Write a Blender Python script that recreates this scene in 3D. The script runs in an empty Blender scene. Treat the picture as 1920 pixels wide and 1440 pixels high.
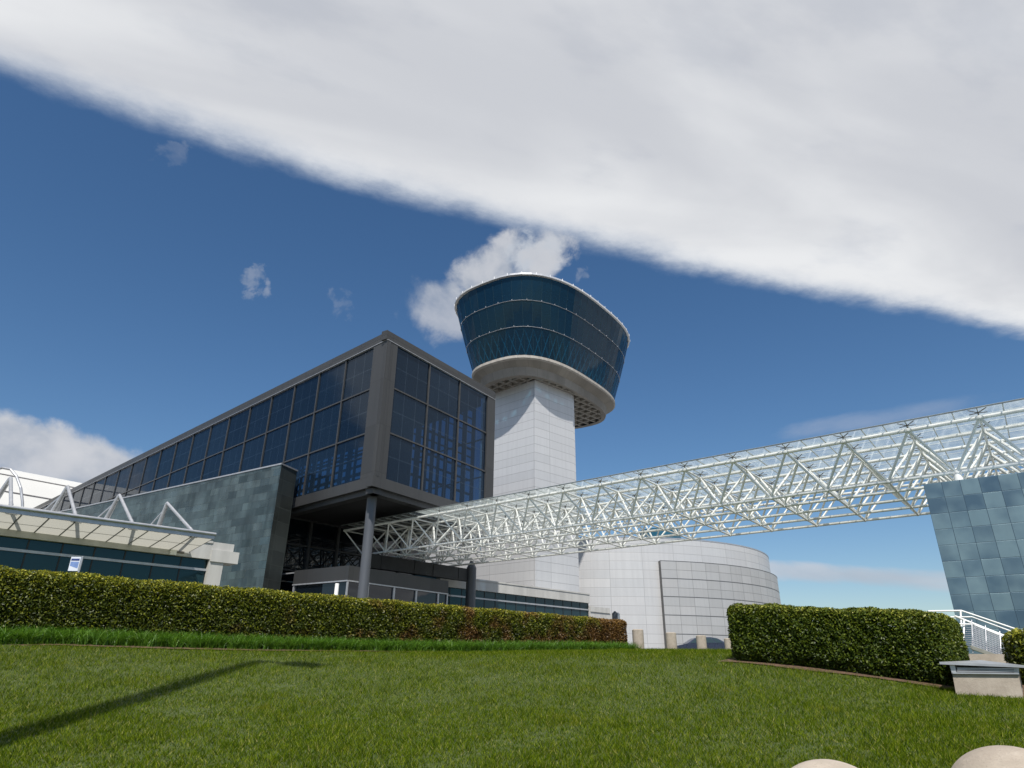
import bpy, math, random
import numpy as np
from mathutils import Vector, Matrix
random.seed(7); rng = np.random.default_rng(11)
S = bpy.context.scene; COL = S.collection
# ------------------------------------------------------------------ camera
EYE = 1.6
FPX, PIT, ROL = 1225.0, 0.4075658, -0.012
cp, sp, cr, sr = math.cos(PIT), math.sin(PIT), math.cos(ROL), math.sin(ROL)
cd = bpy.data.cameras.new('camera'); cam = bpy.data.objects.new('camera', cd); COL.objects.link(cam)
cd.sensor_width = 36.0; cd.lens = FPX/1920*36.0; cd.clip_start = 0.1; cd.clip_end = 5000
Rv = Vector((cr, -sr*sp*-1*-1, sr*-cp)); 
xh = Vector((1, 0, 0)); yd = Vector((0, sp, -cp)); F = Vector((0, cp, sp))
Rv = cr*xh + sr*yd
Uv = sr*xh - cr*yd
cam.matrix_world = Matrix(((Rv.x, Uv.x, -F.x, 0), (Rv.y, Uv.y, -F.y, 0), (Rv.z, Uv.z, -F.z, EYE), (0, 0, 0, 1)))
S.camera = cam
def ray(u, v):
    dx = (u-960)/FPX; dy = (v-720)/FPX
    x = cr*dx-sr*dy; y = sr*dx+cr*dy
    return np.array([x, cp+y*sp, sp-y*cp])
def Wy(u, v, Y):
    d = ray(u, v); return d*Y/d[1]+np.array([0, 0, EYE])
def Wz(u, v, z):           # z relative to the ground datum (eye = 1.6)
    d = ray(u, v); return d*(z-EYE)/d[2]+np.array([0, 0, EYE])
def az(deg): return np.array([math.sin(math.radians(deg)), math.cos(math.radians(deg)), 0.0])
# ------------------------------------------------------------------ light, sky, exposure
SUN_EL, SUN_AZ = 54.0, 183.0      # azimuth clockwise from +Y
sd = bpy.data.lights.new('sun', 'SUN'); sd.energy = 4.3; sd.angle = math.radians(0.8); sd.color = (1.0, 0.95, 0.88)
so = bpy.data.objects.new('sun', sd); COL.objects.link(so)
sv = Vector((math.sin(math.radians(SUN_AZ))*math.cos(math.radians(SUN_EL)), math.cos(math.radians(SUN_AZ))*math.cos(math.radians(SUN_EL)), math.sin(math.radians(SUN_EL))))
so.rotation_euler = sv.to_track_quat('Z', 'Y').to_euler()
S.view_settings.view_transform = 'Standard'; S.view_settings.look = 'None'; S.view_settings.gamma = 1.0
S.view_settings.use_curve_mapping = False; S.view_settings.exposure = 0.34

class NT:
    """small node-tree helper"""
    def __init__(s, tree): s.t = tree; s.n = tree.nodes; s.l = tree.links
    def put(s, inp, val):
        if isinstance(val, bpy.types.NodeSocket): s.l.new(val, inp)
        elif val is not None:
            if isinstance(val, (tuple, list)) and len(val) == 3 and inp.type == 'RGBA': val = (*val, 1)
            inp.default_value = val
    def m(s, op, a, b=None, c=None, clamp=False):
        n = s.n.new('ShaderNodeMath'); n.operation = op; n.use_clamp = clamp
        s.put(n.inputs[0], a); s.put(n.inputs[1], b); s.put(n.inputs[2], c); return n.outputs[0]
    def v(s, op, a, b=None, out=0):
        n = s.n.new('ShaderNodeVectorMath'); n.operation = op
        s.put(n.inputs[0], a); s.put(n.inputs[1], b); return n.outputs[out]
    def dot(s, a, b): return s.v('DOT_PRODUCT', a, b, 'Value')
    def xyz(s, a):
        n = s.n.new('ShaderNodeSeparateXYZ'); s.put(n.inputs[0], a); return n.outputs
    def comb(s, x, y, z=0.0):
        n = s.n.new('ShaderNodeCombineXYZ'); s.put(n.inputs[0], x); s.put(n.inputs[1], y); s.put(n.inputs[2], z); return n.outputs[0]
    def noise(s, vec, scale, detail=4, rough=0.5, dist=0.0, color=False):
        n = s.n.new('ShaderNodeTexNoise'); s.put(n.inputs['Vector'], vec); n.inputs['Scale'].default_value = scale
        n.inputs['Detail'].default_value = detail; n.inputs['Roughness'].default_value = rough; n.inputs['Distortion'].default_value = dist
        return n.outputs['Color' if color else 'Fac']
    def white(s, vec):
        n = s.n.new('ShaderNodeTexWhiteNoise'); s.put(n.inputs['Vector'], vec); return n.outputs['Value']
    def ss(s, x, a, b, ta=0.0, tb=1.0):
        n = s.n.new('ShaderNodeMapRange'); n.interpolation_type = 'SMOOTHSTEP'; s.put(n.inputs[0], x)
        n.inputs[1].default_value = a; n.inputs[2].default_value = b; n.inputs[3].default_value = ta; n.inputs[4].default_value = tb; return n.outputs[0]
    def mix(s, f, a, b):
        n = s.n.new('ShaderNodeMix'); n.data_type = 'RGBA'; s.put(n.inputs[0], f); s.put(n.inputs[6], a); s.put(n.inputs[7], b); return n.outputs[2]
    def ramp(s, f, stops):
        n = s.n.new('ShaderNodeValToRGB'); s.put(n.inputs[0], f); e = n.color_ramp.elements
        while len(e) < len(stops): e.new(0.5)
        for i, (p, c) in enumerate(stops): e[i].position = p; e[i].color = (*c, 1)
        return n.outputs[0]

w = bpy.data.worlds.new('World'); S.world = w; w.use_nodes = True
T = NT(w.node_tree); T.n.clear()
sky = T.n.new('ShaderNodeTexSky'); sky.sky_type = 'NISHITA'; sky.sun_disc = False
sky.sun_elevation = math.radians(SUN_EL); sky.sun_rotation = math.radians(SUN_AZ); sky.air_density = 1.0; sky.dust_density = 0.6; sky.ozone_density = 2.6
hs = T.n.new('ShaderNodeHueSaturation'); T.l.new(sky.outputs[0], hs.inputs['Color']); hs.inputs['Saturation'].default_value = 1.20; hs.inputs['Value'].default_value = 0.78
tc = T.n.new('ShaderNodeTexCoord'); dirv = tc.outputs['Generated']
X, Y, Z = T.xyz(dirv)
Zc = T.m('MAXIMUM', Z, 0.03)
px = T.m('DIVIDE', X, Zc); py = T.m('DIVIDE', Y, Zc)
pts = [ray(u, v) for u, v in ((0,150),(250,230),(500,312),(700,355),(860,400),(1000,440),(1100,470),(1250,500),(1400,525),(1600,560),(1750,590),(1860,610),(1920,625))]
ex = [p[0]/p[2] for p in pts]; ey = [p[1]/p[2] for p in pts]
c3, c2, c1, c0 = np.polyfit(ex, ey, 3)
pxc = T.m('MINIMUM', T.m('MAXIMUM', px, -1.6), 2.4)
edge = T.m('ADD', T.m('MULTIPLY', T.m('ADD', T.m('MULTIPLY', T.m('ADD', T.m('MULTIPLY', pxc, float(c3)), float(c2)), pxc), float(c1)), pxc), float(c0))
s_ = T.m('SUBTRACT', edge, py)
# coordinates in the cloud layer: along the edge and across it
al = T.m('ADD', T.m('MULTIPLY', px, 0.92), T.m('MULTIPLY', py, 0.38))
ac = T.m('SUBTRACT', T.m('MULTIPLY', py, 0.92), T.m('MULTIPLY', px, 0.38))
n_st = T.noise(T.comb(T.m('MULTIPLY', al, 0.5), T.m('MULTIPLY', ac, 1.35), 0.3), 2.0, 4, 0.45, 0.6)
n_fi = T.noise(T.comb(al, T.m('MULTIPLY', ac, 1.3), 4.0), 7.0, 8, 0.66)
sn = T.m('ADD', T.m('ADD', s_, T.m('MULTIPLY', T.m('SUBTRACT', n_st, 0.5), 0.16)), T.m('MULTIPLY', T.m('SUBTRACT', n_fi, 0.5), 0.10))
a_band = T.m('MULTIPLY', T.ss(sn, -0.035, 0.070), T.ss(T.m('ADD', py, T.m('MULTIPLY', n_st, 0.5)), -0.35, 0.1))
thin = T.m('MULTIPLY', T.ss(T.noise(T.comb(al, T.m('MULTIPLY', ac, 2.2), 9.0), 2.4, 5, 0.55), 0.28, 0.5, 0.86, 1.0), a_band)
brt = T.ss(T.m('ADD', T.m('MULTIPLY', n_st, 0.85), T.m('ADD', T.m('MULTIPLY', n_fi, 0.07), T.ss(s_, 0.55, 0.10, -0.06, 0.13))), 0.34, 0.70)
c_band = T.mix(brt, (0.47, 0.485, 0.52), (0.65, 0.66, 0.675))
c_band = T.mix(T.ss(sn, -0.02, 0.12), (0.30, 0.36, 0.46), c_band)
skyc = T.v('SCALE', hs.outputs[0]); skyc.node.inputs['Scale'].default_value = 0.105
skyc = T.v('MULTIPLY', skyc, (1.0, 1.0, 1.0))
col = T.mix(thin, skyc, c_band)
col_rd = None
def blob(u, v, wu, wv, rot, dens, nscale, sx, c_lo, c_hi, seed, soft=0.45, amp=3.6):
    """a small cloud around one direction of the sky"""
    global col
    f = Vector(ray(u, v)).normalized(); r = f.cross(Vector((0, 0, 1))).normalized(); up = r.cross(f)
    ca, sa = math.cos(math.radians(rot)), math.sin(math.radians(rot))
    A = ca*r+sa*up; B = -sa*r+ca*up
    d = T.dot(dirv, tuple(f)); dm = T.m('MAXIMUM', d, 0.05)
    a = T.m('DIVIDE', T.dot(dirv, tuple(A)), dm); b = T.m('DIVIDE', T.dot(dirv, tuple(B)), dm)
    g = T.m('ADD', T.m('POWER', T.m('ABSOLUTE', T.m('DIVIDE', a, wu)), 2.0), T.m('POWER', T.m('ABSOLUTE', T.m('DIVIDE', b, wv)), 2.0))
    n = T.noise(T.comb(T.m('MULTIPLY', a, sx), b, seed), nscale, 8, 0.6, 0.25)
    k = T.m('SUBTRACT', T.m('ADD', 1.0, T.m('MULTIPLY', T.m('SUBTRACT', n, 0.5), amp)), g)
    k = T.m('MULTIPLY', T.ss(k, 0.0, soft), T.ss(d, 0.3, 0.5))
    n2 = T.noise(T.comb(T.m('MULTIPLY', a, sx), T.m('ADD', b, -0.01), seed), nscale, 6, 0.55, 0.2)
    cc = T.mix(T.ss(n2, 0.36, 0.62), c_lo, c_hi)
    col = T.mix(T.m('MULTIPLY', k, dens), col, cc)
lo, hi = (0.27, 0.31, 0.38), (0.46, 0.475, 0.51)
blob(945, 505, 0.115, 0.052, 24, 0.92, 14, 1.0, lo, hi, 1.0, 0.9)
blob(1005, 475, 0.055, 0.042, 10, 0.9, 20, 1.0, (0.42,0.46,0.52), hi, 1.6, 0.8)
blob(840, 575, 0.080, 0.055, -10, 0.7, 12, 1.0, lo, hi, 2.0, 1.0)
blob(475, 527, 0.022, 0.028, 0, 0.30, 34, 1.0, lo, hi, 3.0, 1.2, amp=7.5)
blob(643, 570, 0.022, 0.022, 0, 0.15, 34, 1.0, lo, hi, 4.0, 1.2, amp=7.5)
blob(325, 295, 0.020, 0.022, 0, 0.13, 34, 1.0, lo, hi, 5.0, 1.2, amp=7.5)
blob(1088, 514, 0.012, 0.014, 0, 0.22, 40, 1.0, lo, hi, 6.0, 1.2, amp=7.5)
blob(190, 905, 0.40, 0.050, -12, 1.0, 8, 0.8, (0.27,0.31,0.38), (0.47,0.485,0.52), 7.0, 0.7)
blob(60, 842, 0.15, 0.042, -4, 0.8, 10, 0.8, (0.30,0.34,0.41), (0.51,0.52,0.55), 7.7, 0.8)
blob(1600, 1080, 0.30, 0.016, -6, 0.8, 9, 0.35, (0.36,0.40,0.46), (0.46,0.49,0.54), 8.0, 1.0)
blob(1640, 785, 0.16, 0.016, 2, 0.30, 12, 0.4, (0.34,0.38,0.46), (0.44,0.46,0.52), 9.0, 1.2)
blob(3000, 760, 0.35, 0.10, 10, 0.9, 8, 1.0, lo, hi, 10.0, 0.8)
blob(-700, 980, 0.55, 0.12, -8, 0.9, 8, 1.0, lo, hi, 11.0, 0.8)
bg = T.n.new('ShaderNodeBackground'); T.l.new(col, bg.inputs[0]); bg.inputs[1].default_value = 1.0
wo = T.n.new('ShaderNodeOutputWorld'); T.l.new(bg.outputs[0], wo.inputs[0])

# ------------------------------------------------------------------ materials
MAT = {}
def newmat(name):
    m = bpy.data.materials.new(name); m.use_nodes = True; MAT[name] = m
    t = NT(m.node_tree); t.n.clear()
    b = t.n.new('ShaderNodeBsdfPrincipled'); o = t.n.new('ShaderNodeOutputMaterial'); t.l.new(b.outputs[0], o.inputs[0])
    t.b = b; t.o = o; return m, t
def bump(t, h, st=0.3, dist=0.02):
    n = t.n.new('ShaderNodeBump'); n.inputs['Strength'].default_value = st; n.inputs['Distance'].default_value = dist
    t.put(n.inputs['Height'], h); t.l.new(n.outputs[0], t.b.inputs['Normal'])
def simple(name, c, rough=0.5, metal=0.0, var=0.15, nscale=3.0, bmp=0.0, streak=False):
    m, t = newmat(name); tc = t.n.new('ShaderNodeTexCoord')
    vec = tc.outputs['Object']
    if streak:
        mp = t.n.new('ShaderNodeMapping'); mp.inputs['Scale'].default_value = (1, 1, 0.15); t.l.new(vec, mp.inputs[0]); vec = mp.outputs[0]
    n = t.noise(vec, nscale, 6, 0.6)
    lo = tuple(x*(1-var) for x in c); hi = tuple(min(1, x*(1+var)) for x in c)
    t.put(t.b.inputs['Base Color'], t.mix(t.ss(n, 0.3, 0.7), lo, hi))
    t.b.inputs['Metallic'].default_value = metal
    t.put(t.b.inputs['Roughness'], t.m('ADD', rough-0.05, t.m('MULTIPLY', n, 0.1)))
    if bmp: bump(t, t.noise(vec, nscale*12, 4), bmp, 0.01)
    return m
def panel(name, w_, h_, ca, cb, rough=0.4, metal=0.0, line=0.02, lc=0.45, off=0.0, stain=0.0, grad=0.0, hl=None, tilt=0.0, vj=True, streaky=0.0):
    """cladding laid out in metres on the UV map: joints, per-panel tone, light staining"""
    m, t = newmat(name); uv = t.n.new('ShaderNodeTexCoord').outputs['UV']
    U, V, _ = t.xyz(uv)
    row = t.m('FLOOR', t.m('DIVIDE', V, h_))
    U2 = t.m('ADD', U, t.m('MULTIPLY', t.m('MODULO', row, 2.0), off*w_)) if off else U
    cu = t.m('FLOOR', t.m('DIVIDE', U2, w_))
    fu = t.m('SUBTRACT', t.m('DIVIDE', U2, w_), cu); fv = t.m('SUBTRACT', t.m('DIVIDE', V, h_), row)
    r = t.white(t.comb(cu, row, 1.0)); r2 = t.white(t.comb(cu, row, 5.0))
    du = t.m('MULTIPLY', t.m('MINIMUM', fu, t.m('SUBTRACT', 1.0, fu)), w_)
    dv = t.m('MULTIPLY', t.m('MINIMUM', fv, t.m('SUBTRACT', 1.0, fv)), h_)
    d = t.m('MINIMUM', du, dv) if vj else dv
    ln = t.ss(d, line*0.5, line*1.0)
    f = t.m('ADD', t.m('MULTIPLY', r, 1.0), 0.0)
    if grad: f = t.m('ADD', f, t.m('MULTIPLY', t.m('SUBTRACT', t.noise(t.comb(U, V, t.m('MULTIPLY', r2, 9.0)), 0.8/w_, 2, 0.4), 0.5), grad))
    c = t.mix(f, ca, cb)
    if stain:
        st = t.noise(t.comb(t.m('MULTIPLY', U, 1.0), t.m('MULTIPLY', V, 0.25), 2.0), 0.9, 8, 0.62)
        c = t.mix(t.ss(st, 0.35, 0.7, 0.0, stain), c, tuple(x*0.55 for x in ca))
        st2 = t.noise(t.comb(t.m('MULTIPLY', U, 0.6), t.m('MULTIPLY', V, 0.9), 7.0), 0.35, 5, 0.6)
        c = t.mix(t.ss(st2, 0.45, 0.75, 0.0, stain), c, tuple(min(1, x*1.3) for x in cb))
    if streaky:
        sk = t.noise(t.comb(t.m('MULTIPLY', U, 3.0), t.m('MULTIPLY', V, 0.12), 2.0), 1.0, 7, 0.7)
        c = t.mix(t.ss(sk, 0.4, 0.75, 0.0, streaky), c, tuple(x*0.7 for x in ca))
    c = t.mix(ln, tuple(x*lc for x in ca), c)
    t.put(t.b.inputs['Base Color'], c); t.b.inputs['Metallic'].default_value = metal
    t.put(t.b.inputs['Roughness'], t.m('ADD', rough, t.m('MULTIPLY', t.m('SUBTRACT', r2, 0.5), 0.12)))
    bn = t.n.new('ShaderNodeBump'); bn.inputs['Strength'].default_value = 0.5; bn.inputs['Distance'].default_value = 0.01; t.put(bn.inputs['Height'], ln)
    if tilt:
        g = t.n.new('ShaderNodeNewGeometry').outputs['Normal']
        rc = t.n.new('ShaderNodeTexWhiteNoise'); t.put(rc.inputs['Vector'], t.comb(cu, row, 8.0))
        tn = t.v('ADD', bn.outputs[0], t.v('SCALE', t.v('SUBTRACT', rc.outputs['Color'], (0.5, 0.5, 0.5))))
        tn.node.inputs[1].links[0].from_node.inputs['Scale'].default_value = tilt
        t.l.new(t.v('NORMALIZE', tn), t.b.inputs['Normal'])
    else: t.l.new(bn.outputs[0], t.b.inputs['Normal'])
    return m
def glass(name, tint, rough=0.02, trans=0.0, ttint=(0.25, 0.45, 0.7), grid=None, wav=0.01, ior=1.5):
    m, t = newmat(name); t.put(t.b.inputs['Base Color'], tint); t.b.inputs['Roughness'].default_value = rough
    t.b.inputs['IOR'].default_value = ior
    tcn = t.n.new('ShaderNodeTexCoord'); uv = tcn.outputs['UV']
    info = t.n.new('ShaderNodeObjectInfo').outputs['Random']
    bn = t.n.new('ShaderNodeBump'); bn.inputs['Strength'].default_value = 0.25; bn.inputs['Distance'].default_value = wav
    t.put(bn.inputs['Height'], t.noise(t.v('ADD', uv, t.comb(t.m('MULTIPLY', info, 50.0), 0.0, 0.0)), 0.5, 2)); t.l.new(bn.outputs[0], t.b.inputs['Normal'])
    if grid:
        U, V, _ = t.xyz(uv); gu, gv, gw, gc = grid
        fu = t.m('FRACT', t.m('DIVIDE', U, gu)); fv = t.m('FRACT', t.m('DIVIDE', V, gv))
        d = t.m('MINIMUM', t.m('MULTIPLY', t.m('MINIMUM', fu, t.m('SUBTRACT', 1.0, fu)), gu), t.m('MULTIPLY', t.m('MINIMUM', fv, t.m('SUBTRACT', 1.0, fv)), gv))
        ln = t.ss(d, gw*0.5, gw)
        t.put(t.b.inputs['Base Color'], t.mix(ln, gc, t.mix(info, tint, tuple(x*1.6 for x in tint))))
    else: ln = None
    if trans > 0:
        tr = t.n.new('ShaderNodeBsdfTransparent'); t.put(tr.inputs[0], ttint)
        mx = t.n.new('ShaderNodeMixShader'); fac = trans
        if ln is not None: fac = t.m('MULTIPLY', ln, trans)
        t.put(mx.inputs[0], fac); t.l.new(t.b.outputs[0], mx.inputs[1]); t.l.new(tr.outputs[0], mx.inputs[2]); t.l.new(mx.outputs[0], t.o.inputs[0])
    return m
dark_frame = panel('dark_metal_frame', 3.65, 3.2, (0.048, 0.049, 0.050), (0.060, 0.061, 0.062), 0.45, 0.3, 0.018, 0.6, streaky=0.3)
mullion_m = simple('mullion_metal', (0.075, 0.075, 0.075), 0.4, 0.5, 0.1)
copper = panel('patinated_copper', 0.95, 0.52, (0.085, 0.115, 0.118), (0.175, 0.225, 0.220), 0.30, 0.80, 0.010, 0.8, 0.37, 0.75, 1.3, tilt=0.07)
copper_e = panel('patinated_copper_end', 1.25, 0.95, (0.095, 0.108, 0.102), (0.130, 0.148, 0.140), 0.36, 0.7, 0.014, 1.5, 0.0, 0.4, 0.7, tilt=0.03)
tile = panel('blue_steel_tile', 0.56, 0.555, (0.075, 0.130, 0.180), (0.190, 0.275, 0.310), 0.38, 0.4, 0.010, 0.62, 0.0, 0.2, 2.2, tilt=0.02)
white_panel = panel('white_metal_panel', 6.2, 0.95, (0.50, 0.508, 0.52), (0.55, 0.556, 0.565), 0.40, 0.15, 0.032, 0.66, streaky=0.28)
drum_m = panel('drum_metal_panel', 4.05, 1.05, (0.51, 0.512, 0.515), (0.555, 0.556, 0.555), 0.42, 0.2, 0.032, 0.68, streaky=0.3)
screen_m = panel('perforated_screen', 2.02, 1.05, (0.42, 0.42, 0.415), (0.47, 0.47, 0.465), 0.5, 0.3, 0.034, 0.52, streaky=0.3)
white_paint = simple('white_painted_steel', (0.84, 0.835, 0.80), 0.38, 0.0, 0.10, 2.0)
steel_grey = simple('grey_steel', (0.42, 0.43, 0.45), 0.35, 0.5, 0.1)
col_paint = simple('dark_column_paint', (0.085, 0.092, 0.105), 0.45, 0.1, 0.12, 1.5, streak=True)
beam_m = simple('black_beam', (0.022, 0.023, 0.023), 0.5, 0.2, 0.3, 1.0)
concrete = simple('concrete', (0.36, 0.335, 0.30), 0.85, 0, 0.16, 2.0, 0.25, True)
concrete_l = simple('light_concrete', (0.46, 0.455, 0.43), 0.8, 0, 0.10, 1.5, 0.1, True)
m, t = newmat('warm_concrete'); g = t.n.new('ShaderNodeTexCoord').outputs['Object']
sp1 = t.noise(g, 70.0, 4, 0.7); sp2 = t.noise(g, 2.2, 6, 0.65); sp3 = t.noise(g, 18.0, 4, 0.6)
c_ = t.mix(t.ss(sp2, 0.3, 0.7), (0.30, 0.255, 0.205), (0.42, 0.365, 0.30)); c_ = t.mix(t.ss(sp1, 0.56, 0.70, 0.0, 0.6), c_, (0.17, 0.145, 0.12)); c_ = t.mix(t.ss(sp3, 0.58, 0.75, 0.0, 0.35), c_, (0.50, 0.45, 0.38))
t.put(t.b.inputs['Base Color'], c_); t.b.inputs['Roughness'].default_value = 0.92; bump(t, t.m('ADD', sp1, sp3), 0.5, 0.01); concrete_w = m
collar_m = panel('concrete_ring', 1.35, 50.0, (0.225, 0.205, 0.18), (0.27, 0.25, 0.22), 0.85, 0, 0.02, 0.75, 0, 0.35, 0.4)
soffit_m = simple('waffle_concrete', (0.17, 0.155, 0.14), 0.85, 0, 0.12)
dark_soffit = simple('dark_soffit', (0.028, 0.028, 0.03), 0.6, 0.1, 0.1)
box_glass = glass('blue_box_glass', (0.009, 0.019, 0.034), 0.025, 0.45, (0.09, 0.20, 0.34), (1.2, 1.6, 0.020, (0.022, 0.034, 0.048)), ior=1.6)
box_glass.node_tree.nodes['Principled BSDF'].inputs['Specular Tint'].default_value = (0.42, 0.66, 1.0, 1)
entry_glass = glass('dark_entry_glass', (0.004, 0.007, 0.011), 0.02, 0.0, wav=0.012, ior=1.6)
wing_glass = glass('teal_glass', (0.010, 0.028, 0.036), 0.03, 0.0, (0.1, 0.3, 0.35), None, ior=1.5)
wing_glass.node_tree.nodes['Principled BSDF'].inputs['Specular Tint'].default_value = (0.55, 0.9, 1.0, 1)
cab_glass = glass('cab_glass', (0.007, 0.034, 0.068), 0.03, 0.45, (0.12, 0.42, 0.58), ior=1.6)
cab_glass.node_tree.nodes['Principled BSDF'].inputs['Specular Tint'].default_value = (0.5, 0.78, 1.0, 1)
m, t = newmat('canopy_roof_glass'); t.n.remove(t.b)
gl_ = t.n.new('ShaderNodeBsdfGlossy'); gl_.inputs['Roughness'].default_value = 0.08; tr_ = t.n.new('ShaderNodeBsdfTransparent'); tr_.inputs[0].default_value = (0.97, 0.985, 0.98, 1)
tl_ = t.n.new('ShaderNodeBsdfTranslucent'); gn_ = t.n.new('ShaderNodeTexCoord').outputs['Object']
t.put(tl_.inputs[0], t.mix(t.noise(gn_, 0.6, 6, 0.7), (0.36, 0.43, 0.42), (0.56, 0.61, 0.60)))
m1 = t.n.new('ShaderNodeMixShader'); t.put(m1.inputs[0], t.ss(t.noise(gn_, 1.3, 5, 0.7), 0.3, 0.7, 0.22, 0.50)); t.l.new(tr_.outputs[0], m1.inputs[1]); t.l.new(tl_.outputs[0], m1.inputs[2])
m2 = t.n.new('ShaderNodeMixShader'); fn_ = t.n.new('ShaderNodeFresnel'); fn_.inputs[0].default_value = 1.35; t.l.new(fn_.outputs[0], m2.inputs[0]); t.l.new(m1.outputs[0], m2.inputs[1]); t.l.new(gl_.outputs[0], m2.inputs[2]); t.l.new(m2.outputs[0], t.o.inputs[0]); roof_glass_m = m
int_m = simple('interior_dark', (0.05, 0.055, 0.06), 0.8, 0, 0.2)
brace_m = simple('cab_brace_paint', (0.65, 0.75, 0.75), 0.5, 0, 0.1)
louver_m = simple('interior_lattice', (0.012, 0.020, 0.034), 0.6, 0.1, 0.1)
hangar_m = simple('hangar_white_roof', (0.52, 0.52, 0.50), 0.6, 0, 0.04, 0.1)
seam_m = simple('hangar_seam', (0.22, 0.21, 0.21), 0.7, 0, 0.2)
rubber = simple('rubber', (0.02, 0.02, 0.02), 0.8)
m, t = newmat('canopy_panel'); t.put(t.b.inputs['Base Color'], (0.46, 0.455, 0.40)); t.b.inputs['Roughness'].default_value = 0.5
tl = t.n.new('ShaderNodeBsdfTranslucent'); t.put(tl.inputs[0], (0.47, 0.463, 0.41)); mx = t.n.new('ShaderNodeMixShader'); mx.inputs[0].default_value = 0.6
t.l.new(t.b.outputs[0], mx.inputs[1]); t.l.new(tl.outputs[0], mx.inputs[2]); t.l.new(mx.outputs[0], t.o.inputs[0]); canopy_panel = m
def leafmat(name, stops, rough=0.45, patch=None, trans=0.25, spec=0.5, pscale=0.5):
    m, t = newmat(name); a = t.n.new('ShaderNodeAttribute'); a.attribute_name = 'rnd'
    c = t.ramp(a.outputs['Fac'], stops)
    if patch:
        g = t.n.new('ShaderNodeNewGeometry').outputs['Position']
        a2 = t.n.new('ShaderNodeAttribute'); a2.attribute_name = 'tone'
        k = t.m('ADD', a2.outputs['Fac'], t.m('MULTIPLY', t.m('SUBTRACT', t.noise(g, pscale, 4, 0.6), 0.5), 1.6))
        c = t.mix(t.ss(k, 0.35, 0.75, 0.0, 0.85), c, t.mix(a.outputs['Fac'], patch[0], patch[1]))
    t.put(t.b.inputs['Base Color'], c); t.b.inputs['Roughness'].default_value = rough; t.b.inputs['Specular IOR Level'].default_value = spec
    t.b.inputs['Specular IOR Level'].default_value = spec
    tl = t.n.new('ShaderNodeBsdfTranslucent'); t.put(tl.inputs[0], c); mx = t.n.new('ShaderNodeMixShader'); mx.inputs[0].default_value = trans
    t.l.new(t.b.outputs[0], mx.inputs[1]); t.l.new(tl.outputs[0], mx.inputs[2]); t.l.new(mx.outputs[0], t.o.inputs[0]); return m
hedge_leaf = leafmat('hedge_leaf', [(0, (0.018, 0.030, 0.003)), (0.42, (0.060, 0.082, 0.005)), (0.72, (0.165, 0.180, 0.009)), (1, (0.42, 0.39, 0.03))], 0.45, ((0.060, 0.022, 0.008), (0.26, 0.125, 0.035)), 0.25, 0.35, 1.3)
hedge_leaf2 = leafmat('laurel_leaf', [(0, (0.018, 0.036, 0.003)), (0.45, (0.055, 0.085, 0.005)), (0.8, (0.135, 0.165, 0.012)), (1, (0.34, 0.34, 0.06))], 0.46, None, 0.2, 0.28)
grass_m = leafmat('lawn_blade', [(0, (0.020, 0.050, 0.002)), (0.5, (0.086, 0.140, 0.004)), (0.92, (0.20, 0.25, 0.012)), (1, (0.42, 0.38, 0.13))], 0.6, ((0.110, 0.135, 0.004), (0.29, 0.28, 0.028)), 0.40, 0.04, 1.6)
lily_m = leafmat('border_blade', [(0, (0.035, 0.100, 0.006)), (0.6, (0.085, 0.200, 0.010)), (1, (0.17, 0.31, 0.03))], 0.45, None, 0.35, 0.4)
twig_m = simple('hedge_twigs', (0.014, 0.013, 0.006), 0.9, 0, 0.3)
mulch_m = simple('mulch', (0.105, 0.062, 0.035), 0.95, 0, 0.5, 14.0, 0.8)
m, t = newmat('lawn_soil'); g = t.n.new('ShaderNodeNewGeometry').outputs['Position']
n1 = t.noise(g, 0.7, 5, 0.6); n2 = t.noise(g, 14.0, 5, 0.7)
t.put(t.b.inputs['Base Color'], t.mix(t.ss(n2, 0.3, 0.75), t.mix(n1, (0.026, 0.050, 0.007), (0.050, 0.075, 0.012)), (0.085, 0.105, 0.025))); t.b.inputs['Roughness'].default_value = 0.95
bump(t, n2, 0.8, 0.05); lawn_m = m
paving_m = simple('paving', (0.15, 0.15, 0.145), 0.9, 0, 0.1, 0.8, 0.1)

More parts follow.
